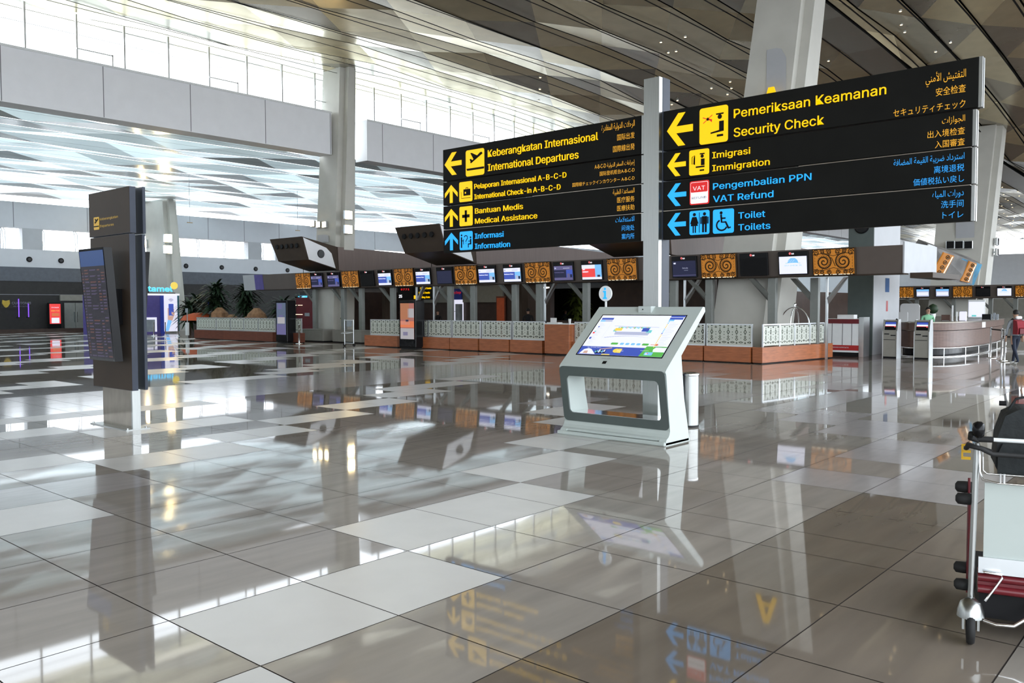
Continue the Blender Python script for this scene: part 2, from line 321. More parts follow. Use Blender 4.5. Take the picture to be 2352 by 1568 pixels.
# ------------------------------------------------------------------ ceilings
def cz(X): return 12.05 - (.0030*max(0, X-26)**2 if X < 52 else 2.03+(X-52)*.015)
PX, PY = 4.3, 1.53
def facet_ceiling(name, X0, X1, Yslots, zf, mats, tilt, slot=.07, gapm='slot', plain=(), back=2.):
    mb = MB(); Y = Yslots; H = {}
    for j in range(len(Y)-1):
        ya, yb = Y[j]+slot/2, Y[j+1]-slot/2
        off = (j % 2)*PX/2
        if j in plain:
            x = X0
            while x < X1:
                xe = min(x+PX, X1); mb.add([(x, ya, zf(x)), (xe, ya, zf(xe)), (xe, yb, zf(xe)), (x, yb, zf(x))], [(3, 2, 1, 0)], mats[2]); x = xe
            continue
        hx = PX/2
        def P(n, jj): return (X0+n*hx, ya if jj == j else yb, zf(X0+n*hx)+H.setdefault((n, jj), tilt*rng.random()))
        n = -2+(j % 2)
        while X0+n*hx < X1:
            A, B, C, D = P(n, j), P(n+2, j), P(n+1, j+1), P(n+3, j+1)
            mb.add([A, B, C], [(2, 1, 0)], mats[rng.choice((0, 0, 1))]); mb.add([B, C, D], [(0, 1, 2)], mats[rng.choice((0, 1, 2, 2))])
            n += 2
    for y in Y:
        x = X0
        while x < X1:
            xe = min(x+4, X1); mb.add([(x, y-slot/2, zf(x)-.02), (xe, y-slot/2, zf(xe)-.02), (xe, y+slot/2, zf(xe)-.02), (x, y+slot/2, zf(x)-.02)], [(3, 2, 1, 0)], gapm); x = xe
    x = X0-6
    while back is not None and x < X1+6:
        xe = x+6; mb.add([(x, Y[0]-back, zf(x)+.7), (xe, Y[0]-back, zf(xe)+.7), (xe, Y[-1]+.1, zf(xe)+.7), (x, Y[-1]+.1, zf(x)+.7)], [(3, 2, 1, 0)], 'slot'); x = xe  # unseen black backing added above the facets to keep sky light out
    return struct(mb, name)
ys = [7.31+PY*k for k in range(0, 16)]; ys = [6.88-1.515*k for k in range(12, -1, -1)]+ys
facet_ceiling('ceiling', -48, 112, ys, cz, ('ceil_metal', 'ceil_metal_b', 'ceil_metal_c'), .38, plain=(ys.index(7.31),))
ys2 = [28.7+1.6*k for k in range(0, 17)]
facet_ceiling('ceiling', -48, 112, ys2, lambda X: 8.45, ('ceil_low', 'ceil_low_c', 'ceil_low_b'), .26, slot=.03, back=None)

# ------------------------------------------------------------------ fascia beams, clerestory
def beam(x0, x1, name):
    mb = MB(); mb.box(x0, x1, 27.5, 28.35, 8.42, 10.32, 'plaster')
    x = x1-.05
    k = 0
    while x > x0:
        mb.box(x-.02, x+.01, 27.497, 27.5, 8.44, 10.3, 'seam'); x -= 3.35
    mb.box(x0, x1, 27.46, 27.5, 10.26, 10.34, 'white')
    return struct(mb, name)
beam(-48, 21.85, 'trim_2'); beam(23.9, 112, 'trim_3')
wn = [0]
def window(mb): wn[0] += 1; return struct(mb, 'window_%d' % wn[0])
x = -47.4
while x < 110:
    win = MB()
    for k in range(3): win.box(x+1.72*k, x+1.72*k+.06, 28.1, 28.2, 10.3, 12.1, 'alu')
    win.box(x+1.72, x+3.0, 28.05, 28.1, 10.85, 10.89, 'alu'); win.box(x+2.97, x+3.02, 28.05, 28.1, 10.4, 10.9, 'alu')
    win.add([(x, 28.15, 10.3), (x+5.16, 28.15, 10.3), (x+5.16, 28.15, 12.1), (x, 28.15, 12.1)], [(0, 1, 2, 3)], 'glass'); window(win)
    x += 5.16

# far left wall (Y = 54): windows, nozzle band, bulkhead, dark shopfront
WY = 54.
def wx(px, py=560): return onY(px, py, WY).x
wl = MB()
wl.box(-48, 112, WY, WY+.6, 6.52, 8.12, 'plaster_w'); wl.box(-48, 112, WY, WY+.6, 4.07, 5.2, 'plaster_w'); wl.box(-48, 112, WY-.35, WY+.6, 3.2, 4.07, 'bulkhead')
for a, b in ((-900, -300), (-60, 2), (52, 98), (296, 330), (570, 600), (632, 690), (800, 860), (960, 1010)): wl.box(wx(a), wx(b), WY, WY+.6, 5.2, 6.52, 'plaster_g' if a in (52, 570) else 'plaster_w')
for px in (30, 200, 296, 477, 560, 640, 760, 860): x = wx(px, 500); wl.box(x, x+.04, WY-.006, WY, 6.55, 8.1, 'seam')
struct(wl, 'wall_left')
for px, pe in ((8, 52), (98, 174), (174, 296), (392, 455), (455, 515), (515, 570), (602, 632), (690, 760), (760, 800), (860, 960)):
    x = wx(px); ws = MB()
    ws.tube([(x, WY+.1, 5.2), (x+.02, WY+.05, 5.5), (x-.06, WY+.05, 6.3), (x-.1, WY+.1, 6.52)], .03, 'alu', 6); ws.tube([(x+.14, WY+.1, 5.2), (x+.12, WY+.05, 6.3), (x+.02, WY+.1, 6.5)], .03, 'alu', 6)
    ws.add([(x, WY+.2, 5.2), (wx(pe), WY+.2, 5.2), (wx(pe), WY+.2, 6.52), (x, WY+.2, 6.52)], [(0, 1, 2, 3)], 'glass'); window(ws)
sf = MB(); sf.box(-48, 112, WY-.3, WY+.6, 0, 3.2, 'dark'); sf.box(-48, 30, WY-.34, WY-.3, 2.34, 2.38, 'seam'); sf.box(-48, 30, WY-1.4, WY-.3, 0, .22, 'darkbrown')
struct(sf, 'wall_back')
nz = None
for i, px in enumerate((67, 140, 427, 509, 587, 660)):
    p = onY(px, (595.5, 598.5, 610.5, 614, 617.5, 620.5)[i], WY)
    if nz is None:
        nz = thing('air_nozzle', '', 'air vent', (p.x, WY, p.z), 0, 'round black air nozzles on the white band of the far wall')
        a = MB(); a.lathe([(.155, -.06), (.17, -.05), (.17, 0)], 'blackm', axis='y'); a.build('nozzle_ring', nz)
        a = MB(); a.lathe([(.10, -.07), (.12, -.06)], 'black', axis='y', n=16); a.build('nozzle_core', nz); o = nz
    else: o = copy_tree(nz); o.location = (p.x, WY, p.z)
    o['label'] = ('round black air nozzle on far white wall band, farther left of the flight screen totem', 'round black air nozzle on far white wall band, just left of the flight screen totem', 'round black air nozzle on far white band, nearest right of the lamp-lit far column', 'second round black air nozzle right of the lamp-lit far column', 'third round black air nozzle right of the lamp-lit far column', 'round black air nozzle on far white band, nearest to the brown overhead duct')[i]
fw = MB(); fw.box(-48.5, -48, -12, 54.5, 0, 4, 'plaster_g'); fw.box(-48.5, -48, -12, 54.5, 6.5, 12.5, 'plaster_g'); struct(fw, 'wall_front')
# right and rear ends of the hall
en = MB(); en.box(112, 113, -14, 27.5, 0, 7.5, 'plaster'); en.box(112, 113, 27.5, 55, 0, 7.6, 'plaster'); en.box(111.9, 112, -14, 27.5, 2.9, 3.6, 'bulkhead'); struct(en, 'wall_right')

# ------------------------------------------------------------------ columns
def column(label, b, t, zt, zb=0., niche=None, extra=None):
    """b, t: (x0, x1, y0, y1) at floor and top; front corner stands a little proud"""
    r = thing('concrete_column', label, 'column', ((b[0]+b[1])/2, (b[2]+b[3])/2, 0)); L = r.location
    def ring(q, z, i=0.): x0, x1, y0, y1 = q; return [(x0-L.x+i, y0-L.y+i, z), (x1-L.x-i, y0-L.y+i, z), (x1-L.x-i, y1-L.y-i, z), (x0-L.x+i, y1-L.y-i, z)]
    mb = MB(); c = .28
    def oct_(q, z): x0, x1, y0, y1 = [v-(L.x if k < 2 else L.y) for k, v in enumerate(q)]; return [(x0, y0+c, z), (x0+c, y0+c, z), (x0+c, y0, z), (x1-c, y0, z), (x1-c, y0+c, z), (x1, y0+c, z), (x1, y1, z), (x0, y1, z)]
    A, B = oct_(b, zb), oct_(t, zt); n = 8
    mb.add(A+B, [list(range(8))[::-1], list(range(8, 16))]+[(i, (i+1) % n, n+(i+1) % n, n+i) for i in range(n)], 'concrete'); mb.build('column_shaft', r)
    return r
c2 = column('massive tapered grey concrete column rising behind the right half of the direction sign', (22, 23.9, 6.75, 8.72), (22, 23.2, 5.35, 6.95), 12.4)
c1 = column('tapered concrete column with five lit floodlights, rising above the overhead brown duct', (21.97, 23.2, 27.44, 29.3), (21.97, 22.85, 26.7, 28.2), 12.4)
c0 = column('farthest tapered concrete column with lit floodlights, just right of the flight screen totem', (25, 26.2, 48.6, 51.4), (25, 25.9, 49.3, 52.2), 8.6)
c3 = column('far concrete column leaning into the ceiling beside the right end of the direction sign', (46.5, 48.5, 6.5, 9.0), (48, 49.4, 5.9, 8.6), 10.9)
def niche(px0, px1, y0, y1, X, par):
    a = onX(px0, y0, X); b = onX(px1, y1, X); w_ = a.y-b.y; h = a.z-b.z; mb = MB()
    mb.plate([(-w_/2, 0), (w_/2, 0), (w_/2, h*.82), (w_/4, h*.97), (0, h), (-w_/2, h)], .0, 'plaster_g', .012)  # recess drawn as a raised plate, its shade put into the grey
    o = mb.build('niche_shade', par); o.parent = par; o.location = Vector((X-.015, (a.y+b.y)/2, b.z))-Vector(par.location); o.rotation_euler = (0, 0, FRONT)
niche(1762, 1805, 115, 250, 22, c2); niche(730, 756, 540, 556, 21.95, c1); niche(2196, 2238, 505, 545, 47.2, c3)
o = MB(); p = onX(1768, 263, 21.7)
A_ = thing('letter_sign', 'big yellow letter A fixed high on the massive column above the direction sign', 'sign', (21.82, p.y, p.z), FRONT)
o.prism_y([(-.33, 0), (-.2, 0), (0, .62), (.2, 0), (.33, 0), (.08, .8), (-.08, .8)], -.06, 0, 'y'); o.box(-.17, .17, -.06, 0, .2, .3, 'y'); o.build('letter', A_)
o = MB(); o.box(-.25, .25, 0, .16, .1, .14, 'blackm'); o.box(-.02, .02, 0, .16, .1, .6, 'blackm'); o.build('bracket', A_)

def floodlight(label, x, y, z, rz, lit=True, s=.34, group=None, back=.3):
    r = thing('floodlight', label, 'lamp', (x, y, z), rz, group); mb = MB()
    mb.box(-s/2, s/2, -.13, 0, -s/2, s/2, 'alu', .02); mb.build('lamp_housing', r)
    mb = MB(); mb.box(-s/2+.03, s/2-.03, -.14, -.13, -s/2+.03, s/2-.03, 'lamp' if lit else 'blackm'); mb.build('lamp_lens', r)
    if back: mb = MB(); mb.box(-.05, .05, 0, back, -.05, .05, 'alu'); mb.build('lamp_bracket', r)
    return r
for i, px in enumerate((722, 735, 749)):
    p = onX(px, 516 if i else 514, 21.96); floodlight(('left', 'middle', 'right')[i]+' of the three lit floodlights in a row on the column above the brown duct', p.x, p.y, p.z, FRONT, s=.30)
for i, (px, py) in enumerate(((797, 494), (797, 527))):
    p = onY(px, py, 26.98); floodlight(('upper', 'lower')[i]+' of two lit floodlights stacked on the column above the brown duct', p.x, p.y, p.z, 0, s=.42)
for i, (px, py) in enumerate(((384, 547), (384, 573))):
    p = onY(px, py, 48.95); floodlight(('upper', 'lower')[i]+' lit floodlight stacked on the far column right of the flight screen totem', p.x, p.y, p.z, 0, s=.55)
p = onX(336, 560, 25.02); floodlight('lit floodlight on the left face of the far column, peeping past the flight screen totem', p.x, p.y, p.z, FRONT, s=.55)
for i, px in enumerate((2187, 2207, 2228)):
    p = onX(px, 563, 47.1); floodlight(('left', 'middle', 'right')[i]+' of three unlit square floodlights on the far column below the direction sign', p.x-.25, p.y, p.z, FRONT, False, s=.42)
for i, py in enumerate((545, 570)):
    p = onY(2254 if i == 0 else 2251, py, 6.0); p.x = 48.3; floodlight(('upper', 'lower')[i]+' unlit floodlight on the right edge of the far column below the direction sign', p.x, 6.15, p.z, 0, False, s=.40)

# ------------------------------------------------------------------ direction sign on a steel post
SX = 7.05; PYc = 1.505
sg = thing('direction_sign', 'tall steel post carrying two black boards of lit yellow and blue airport directions', 'sign', (7.30, 1.658, -.0433), FRONT); sg.scale = (1.0275,)*3
# local: x = PYc - Y, y = X - SX
mb = MB(); mb.box(-.108, .108, -.10, .14, .042, 4.33, 'steel'); mb.box(-.112, .112, -.02, .145, .042, 4.335, 'navy'); mb.box(-.16, .16, -.12, .19, .042, .055, 'steel'); mb.build('post', sg)
ZR = [3.93, 3.44, 3.08, 2.72, 2.365]
def lx(Y): return PYc-Y
YEL, BLU = 'y', 'b'
def arrow(par, x0, z0, x1, z1, col, left=True):
    w_, h = x1-x0, z1-z0; cx, cz_ = (x0+x1)/2, (z0+z1)/2; mb = MB()
    def tr(p): return (cx+p[0]*w_/2, cz_+p[1]*h/2)
    if left:   P = [(-1, 0), (-.12, 1), (.42, 1), (-.28, .21), (1, .21), (1, -.21), (-.28, -.21), (.42, -1), (-.12, -1)]
    else:      P = [(0, 1), (1, .10), (1, -.38), (.22, .36), (.22, -1), (-.22, -1), (-.22, .36), (-1, -.38), (-1, .10)]
    mb.plate([tr(p) for p in P][::-1] if left else [tr(p) for p in P], -.001, col, .005); mb.build('arrow', par)
def man(mb, cx, z0, h, y, m, skirt=False, face=0):
    u = h/10.
    mb.disc(cx, z0+9.1*u, .85*u, y, m, n=12)
    if skirt:
        mb.plate([(cx-1.1*u, z0+7.9*u), (cx+1.1*u, z0+7.9*u), (cx+1.3*u, z0+6*u), (cx+2*u, z0+3.4*u), (cx-2*u, z0+3.4*u), (cx-1.3*u, z0+6*u)][::-1], y, m)
        for d in (-1, 1): mb.plate([(cx+d*1.2*u, z0+7.8*u), (cx+d*2.3*u, z0+4.6*u), (cx+d*1.8*u, z0+4.4*u), (cx+d*1.0*u, z0+6.8*u)], y, m); mb.rect(cx+d*.6*u-.3*u, z0, cx+d*.6*u+.3*u, z0+3.5*u, y, m)
    else:
        mb.plate(rrect(cx-1.5*u, z0+4*u, cx+1.5*u, z0+8*u, .5*u), y, m)
        for d in (-1, 1): mb.rect(cx+d*1.95*u-.28*u, z0+4.2*u, cx+d*1.95*u+.28*u, z0+7.6*u, y, m); mb.rect(cx+d*.75*u-.5*u, z0, cx+d*.75*u+.5*u, z0+4.2*u, y, m)
def picto(par, x0, z0, x1, z1, kind, col):
    mb = MB(); w_, h = x1-x0, z1-z0; K = 'signblack'; y = -.006
    X = lambda a: x0+a*w_; Z = lambda a: z0+a*h
    mb.plate(rrect(x0, z0, x1, z1, .09*w_), -.001, col, .005)
    if kind == 'plane':
        mb.plate([(X(.08), Z(.22)), (X(1), Z(.22)), (X(1), Z(.30)), (X(.04), Z(.30))], y, K)
        mb.plate([(X(.24), Z(.52)), (X(.30), Z(.49)), (X(.92), Z(.80)), (X(.88), Z(.86)), (X(.80), Z(.86))], y, K)
        mb.plate([(X(.44), Z(.62)), (X(.26), Z(.88)), (X(.34), Z(.88)), (X(.66), Z(.74))], y, K); mb.plate([(X(.22), Z(.64)), (X(.28), Z(.66)), (X(.40), Z(.58)), (X(.30), Z(.50))], y, K)
    if kind == 'case':
        mb.rect(X(.34), Z(.30), X(.86), Z(.62), y, K); mb.rect(X(.46), Z(.40), X(.54), Z(.48), y-.004, col)
        mb.ribbon([(X(.52), Z(.62)), (X(.53), Z(.68)), (X(.68), Z(.68)), (X(.69), Z(.62))], .012, y, K); mb.ribbon([(X(.16), Z(.5)), (X(.18), Z(.18)), (X(.88), Z(.18))], .008, y, K)
    if kind == 'cross': mb.rect(X(.42), Z(.2), X(.58), Z(.8), y, K); mb.rect(X(.22), Z(.42), X(.78), Z(.58), y, K)
    if kind == 'info':
        mb.disc(X(.16), Z(.80), .055*w_, y, K, n=10); mb.rect(X(.11), Z(.12), X(.20), Z(.70), y, K); mb.rect(X(.2), Z(.48), X(.32), Z(.52), y, K); mb.rect(X(.3), Z(.3), X(.33), Z(.6), y, K)
        mb.disc(X(.86), Z(.66), .055*w_, y, K, n=10); mb.rect(X(.82), Z(.30), X(.91), Z(.58), y, K); mb.rect(X(.66), Z(.28), X(.91), Z(.34), y, K); mb.rect(X(.66), Z(.12), X(.71), Z(.34), y, K); mb.rect(X(.68), Z(.44), X(.84), Z(.48), y, K)
        mb.ribbon([(X(.5+.13*math.cos(a)), Z(.66+.11*math.sin(a))) for a in [2.9-k*.35 for k in range(11)]]+[(X(.51), Z(.48)), (X(.51), Z(.42))], .014, y, K); mb.disc(X(.51), Z(.35), .02*w_, y, K, n=8)
    if kind == 'guard':
        mb.disc(X(.72), Z(.70), .075*w_, y, K, n=12); mb.plate([(X(.60), Z(.76)), (X(.84), Z(.76)), (X(.86), Z(.80)), (X(.58), Z(.80))], y, K); mb.rect(X(.70), Z(.34), X(.86), Z(.58), y, K); mb.plate([(X(.40), Z(.30)), (X(.86), Z(.36)), (X(.86), Z(.30)), (X(.40), Z(.26))][::-1], y, K); mb.rect(X(.62), Z(.16), X(.84), Z(.22), y, K)
        for q, a in (((.12, .74), (.44, .62)), ((.14, .58), (.46, .78))): mb.ribbon([(X(q[0]), Z(q[1])), (X(a[0]), Z(a[1]))], .009, y, 'litred')
        mb.disc(X(.30), Z(.68), .05*w_, y-.001, K, n=8); mb.plate([(X(.3), Z(.7)), (X(.45), Z(.66)), (X(.44), Z(.58))], y-.001, 'litred')
    if kind == 'immig':
        mb.disc(X(.66), Z(.72), .08*w_, y, K, n=12); mb.rect(X(.54), Z(.79), X(.78), Z(.84), y, K); mb.rect(X(.60), Z(.36), X(.78), Z(.62), y, K); mb.rect(X(.34), Z(.28), X(.78), Z(.34), y, K); mb.rect(X(.54), Z(.14), X(.76), Z(.20), y, K)
        mb.ribbon([(X(.16), Z(.72)), (X(.28), Z(.78)), (X(.28), Z(.46)), (X(.16), Z(.44)), (X(.16), Z(.72))], .009, y, K); mb.plate([(X(.22), Z(.44)), (X(.3), Z(.40)), (X(.3), Z(.76)), (X(.24), Z(.7))], y, K)
    if kind == 'toilet':
        man(mb, X(.25), Z(.08), .84*h, y, K, True); man(mb, X(.76), Z(.08), .84*h, y, K); mb.rect(X(.49), Z(.08), X(.515), Z(.92), y, K)
    if kind == 'wheel':
        mb.disc(X(.40), Z(.85), .07*w_, y, K, n=12); mb.ribbon([(X(.40), Z(.78)), (X(.43), Z(.46)), (X(.62), Z(.46)), (X(.76), Z(.20)), (X(.86), Z(.24))], .024, y, K); mb.ribbon([(X(.42), Z(.62)), (X(.62), Z(.62))], .018, y, K)
        mb.ribbon([(X(.44+.25*math.cos(a)), Z(.34+.22*math.sin(a))) for a in [2.0+k*.3 for k in range(14)]], .02, y, K)
    if kind == 'vat':
        mb.plate(rrect(X(.05), Z(.05), X(.95), Z(.95), .07*w_), y, 'litwhite', .002); mb.plate(rrect(X(.07), Z(.52), X(.93), Z(.93), .05*w_), y-.003, 'litred', .002)
    o = mb.build('pictogram', par)
    if kind == 'vat':
        text('VAT', 'litwhite', X(.5), Z(.60), y-.007, cap=.24*h, width=.62*w_, center=True, parent=par); text('REFUND', 'seam', X(.5), Z(.24), y-.004, cap=.13*h, width=.74*w_, center=True, parent=par)
    return o
def board(xl, xr, rows_, labels):
    for k, items in enumerate(rows_):
        zb, zt = ZR[k+1]+.012, ZR[k]-.004
        ex = .045 if (k == 0 and xr > 3) else 0
        pn = MB(); pn.box(xl, xr+ex, -.0, .10, zb, zt, 'signblack', .004); pn.box(xr+ex-.004, xr+ex+.03, .004, .03, zb, zt, 'steel'); pn.box(xr+ex, xr+ex+.03, .06, .10, zb, zt, 'steel')
        if k > 1: pn.box(xl+.005 if k > 2 else (xl+xr)/2, xr-.01, -.002, .04, zt+.001, zt+.009, 'steel_w')
        p = pn.build('sign_panel', sg); tag(p, labels[k])
        for it in items:
            if it[0] == 'a': arrow(p, lx(it[1]), it[2], lx(it[3]), it[4], it[5], it[6])
            elif it[0] == 'p': picto(p, lx(it[1]), it[2], lx(it[3]), it[4], it[5], it[6])
            elif it[0] == 't': text(it[1], it[6], lx(it[2]), it[4]-.004, -.001, cap=it[5]*1.13, width=it[2]-it[3], parent=p, off=.006)
            elif it[0] == 'r': text(it[1], it[5], lx(it[2]), it[3]+.012, -.001, size=it[4]*(1.0 if ord(it[1][-1]) > 0xF000 else .86), right=True, parent=p, fit=WD.get(it[1]))
AR = dict(dep='\uFE93\uFEAD\uFEA9\uFE8E\uFED0\uFEE4\uFEDF\uFE8D \uFE94\uFEF4\uFEDF\uFEED\uFEAA\uFEDF\uFE8D \uFE95\uFEFC\uFEA3\uFEAE\uFEDF\uFE8D',
 chk='\uFE94\uFEF4\uFEDF\uFEED\uFEAA\uFEDF\uFE8D \uFEAE\uFED4\uFEB4\uFEDF\uFE8D \uFE95\uFE8D\uFE80\uFE8D\uFEAE\uFE9F\uFE87', med='\uFE94\uFEF4\uFE92\uFEC4\uFEDF\uFE8D \uFE93\uFEAA\uFECB\uFE8E\uFEB4\uFEE4\uFEDF\uFE8D', inf='\uFE95\uFE8E\uFEE3\uFEFC\uFECC\uFE98\uFEB3\uFEFB\uFE8D',
 sec='\uFEF2\uFEE8\uFEE3\uFEF7\uFE8D \uFEB6\uFEF4\uFE98\uFED4\uFE98\uFEDF\uFE8D', imm='\uFE95\uFE8D\uFEAF\uFE8D\uFEEE\uFEA0\uFEDF\uFE8D', vat='\uFE94\uFED3\uFE8E\uFEC0\uFEE4\uFEDF\uFE8D \uFE94\uFEE4\uFEF4\uFED8\uFEDF\uFE8D \uFE94\uFE92\uFEF3\uFEAE\uFEBF \uFEA9\uFE8D\uFEA9\uFEAE\uFE98\uFEB3\uFE8D', toi='\uFEE9\uFE8E\uFEF4\uFEE4\uFEDF\uFE8D \uFE95\uFE8D\uFEAD\uFEED\uFEA9')
RL = 1.805
WD = {AR['dep']: .50, '国际出发': .262, '国際線出発': .325, 'A-B-C-D '+AR['chk']: .61, '国际登机柜台A-B-C-D': .53, '国際線チェックインカウンター A-B-C-D': .97, AR['med']: .325, '医疗服务': .26, '医療扶助': .26, AR['inf']: .285, '问询处': .19, '案内所': .19, AR['sec']: .36, '安全检查': .265, 'セキュリティチェック': .66, AR['imm']: .205, '出入境检查': .335, '入国審査': .265, AR['vat']: .65, '离境退税': .27, '価値税払い戻し': .46, AR['toi']: .28, '洗手间': .20, 'トイレ': .185}
board(lx(5.22), lx(1.71), [
 [('a', 5.18, 3.53, 4.825, 3.865, YEL, True), ('p', 4.735, 3.475, 4.366, 3.855, 'plane', YEL), ('t', 'Keberangkatan Internasional', 4.293, 2.362, 3.715, .125, YEL), ('t', 'International Departures', 4.293, 2.674, 3.515, .125, YEL), ('r', AR['dep'], RL, 3.80, .105, 'yd'), ('r', '国际出发', RL, 3.655, .10, 'yd'), ('r', '国際線出発', RL, 3.515, .10, 'yd')],
 [('a', 5.177, 3.118, 4.911, 3.385, YEL, False), ('p', 4.873, 3.112, 4.607, 3.405, 'case', YEL), ('t', 'Pelaporan Internasional A-B-C-D', 4.565, 2.875, 3.285, .09, YEL), ('t', 'International Check-in A-B-C-D', 4.565, 2.973, 3.135, .09, YEL), ('r', 'A-B-C-D '+AR['chk'], RL, 3.33, .075, 'yd'), ('r', '国际登机柜台A-B-C-D', RL, 3.235, .072, 'yd'), ('r', '国際線チェックインカウンター A-B-C-D', RL, 3.135, .068, 'yd')],
 [('a', 5.18, 2.762, 4.91, 3.028, YEL, False), ('p', 4.871, 2.756, 4.604, 3.042, 'cross', YEL), ('t', 'Bantuan Medis', 4.553, 3.634, 2.925, .095, YEL), ('t', 'Medical Assistance', 4.554, 3.377, 2.778, .095, YEL), ('r', AR['med'], RL, 2.975, .085, 'yd'), ('r', '医疗服务', RL, 2.87, .09, 'yd'), ('r', '医療扶助', RL, 2.765, .09, 'yd')],
 [('a', 5.18, 2.41, 4.91, 2.672, BLU, False), ('p', 4.87, 2.402, 4.606, 2.675, 'info', BLU), ('t', 'Informasi', 4.556, 3.997, 2.56, .095, BLU), ('t', 'Information', 4.557, 3.875, 2.412, .095, BLU), ('r', AR['inf'], RL, 2.62, .09, 'bd'), ('r', '问询处', RL, 2.51, .09, 'bd'), ('r', '案内所', RL, 2.405, .09, 'bd')]],
 ['black panel reading Keberangkatan Internasional, International Departures, left arrow', 'black panel reading Pelaporan Internasional A-B-C-D, up arrow', 'black panel reading Bantuan Medis, Medical Assistance, up arrow', 'black panel reading Informasi, Information in blue, up arrow'])
RR = -1.935
board(lx(1.405), lx(-2.0), [
 [('a', 1.343, 3.485, .993, 3.875, YEL, True), ('p', .904, 3.46, .541, 3.88, 'guard', YEL), ('t', 'Pemeriksaan Keamanan', .469, -1.203, 3.715, .125, YEL), ('t', 'Security Check', .468, -.571, 3.50, .125, YEL), ('r', AR['sec'], RR, 3.745, .105, 'yd'), ('r', '安全检查', RR, 3.605, .10, 'yd'), ('r', 'セキュリティチェック', RR, 3.46, .10, 'yd')],
 [('a', 1.336, 3.128, 1.085, 3.40, YEL, True), ('p', 1.038, 3.113, .777, 3.41, 'immig', YEL), ('t', 'Imigrasi', .736, .265, 3.288, .09, YEL), ('t', 'Immigration', .735, .032, 3.138, .09, YEL), ('r', AR['imm'], RR, 3.325, .085, 'yd'), ('r', '出入境检查', RR, 3.205, .09, 'yd'), ('r', '入国審査', RR, 3.10, .09, 'yd')],
 [('a', 1.334, 2.77, 1.077, 3.04, BLU, True), ('p', 1.029, 2.764, .774, 3.043, 'vat', 'litred'), ('t', 'Pengembalian PPN', .724, -.442, 2.925, .092, BLU), ('t', 'VAT Refund', .723, -.015, 2.778, .092, BLU), ('r', AR['vat'], RR, 2.965, .085, 'bd'), ('r', '离境退税', RR, 2.855, .09, 'bd'), ('r', '価値税払い戻し', RR, 2.75, .09, 'bd')],
 [('a', 1.33, 2.415, 1.08, 2.685, BLU, True), ('p', 1.029, 2.41, .768, 2.692, 'toilet', BLU), ('p', .722, 2.408, .458, 2.686, 'wheel', BLU), ('t', 'Toilet', .404, .08, 2.565, .09, BLU), ('t', 'Toilets', .403, .018, 2.43, .09, BLU), ('r', AR['toi'], RR, 2.615, .085, 'bd'), ('r', '洗手间', RR, 2.51, .09, 'bd'), ('r', 'トイレ', RR, 2.405, .09, 'bd')]],
 ['black panel reading Pemeriksaan Keamanan, Security Check, left arrow', 'black panel reading Imigrasi, Immigration, left arrow', 'black panel reading Pengembalian PPN, VAT Refund in blue', 'black panel reading Toilet, Toilets in blue'])

# ------------------------------------------------------------------ flight screen totem (left)
tt = thing('flight_totem', 'tall dark information totem on a steel base with slanted flight screens, at left', 'information totem', (2.95, 7.07, 0), FRONT)
mb = MB(); mb.box(-.50, .345, -.005, .09, 0, 3.04, 'steel_w'); mb.box(.33, .365, -.01, .095, 0, 3.04, 'steel'); mb.build('steel_post', tt)
mb = MB(); mb.box(-.67, .40, -.11, .20, 0, .012, 'steel'); [mb.lathe([(.014, .012), (.014, .03)], 'steel', (x, y, 0), 8) for x in (-.63, .37) for y in (-.08, .16)]; mb.build('base_plate', tt)
for y0, y1, n in ((-.10, -.025, 'front_panel'), (.065, .10, 'rear_panel')):
    mb = MB()
    for z0, z1, c, a, b in ((2.495, 3.07, 'brown_d', -.575, .615), (.52, 2.485, 'brown_d', -.49, .60)):
        xa, xb = (-.575, .60) if z0 > 2 else (-.555, .57)
        if n == 'rear_panel' and z0 > 2: z1 = 3.075
        mb.box(xa, xb, y0, y1, z0, z1, 'navy' if n == 'rear_panel' else 'navy'); mb.box(xa+.004, xb-.004, y0-.003, y0, z0+.004, z1-.004, 'brown_d' if y0 < 0 else 'navy')
    o = mb.build(n, tt)
    if y0 < 0:
        picto(o, -.42, 2.585, -.265, 2.75, 'plane', 'yplastic'); text('Keberangkatan', 'yplastic', -.235, 2.70, y0-.004, cap=.045, width=.52, parent=o); text('Departures', 'yplastic', -.235, 2.61, y0-.004, cap=.045, width=.40, parent=o)
        for ch in o.children:
            if ch.name.startswith('pictogram'): ch.location = (0, y0-.002, 0)
def flight_screen(px, rear=False):
    mb = MB(); a = .11
    lo = [(-.36, -.10, .90), (.36, -.10, .90), (.36, 0, .90), (-.36, 0, .90)]; hi = [(-.36, -.10-a, 2.30), (.36, -.10-a, 2.30), (.36, -a, 2.30), (-.36, -a, 2.30)]
    mb.hexa(lo, hi, 'black'); o = mb.build('screen_housing', tt)
    def sp(x, z, e=.002): k = (z-.90)/1.4; return (x, -.10-a*k-e, z)
    s_ = MB(); s_.add([sp(-.34, .93), sp(.34, .93), sp(.34, 2.27), sp(-.34, 2.27)], [(0, 1, 2, 3)], 'scrk')
    s_.add([sp(-.34, 2.08, .003), sp(.34, 2.08, .003), sp(.34, 2.27, .003), sp(-.34, 2.27, .003)], [(0, 1, 2, 3)], 'fshead')
    r2 = random.Random(3); z = 2.04
    for i in range(30):
        for x0, x1 in ((-.33, -.27), (-.25, -.12), (-.10, .10), (.12, .2), (.22, .33)):
            s_.add([sp(x0, z-.016, .003), sp(x0+(x1-x0)*r2.uniform(.5, 1), z-.016, .003), sp(x0+(x1-x0)*.9, z, .003), sp(x0, z, .003)], [(0, 1, 2, 3)], r2.choice(('fsrow', 'scrk', 'fsrow', 'fsrow2')))
        z -= .037
    s_.build('flight_list', o)
    return o
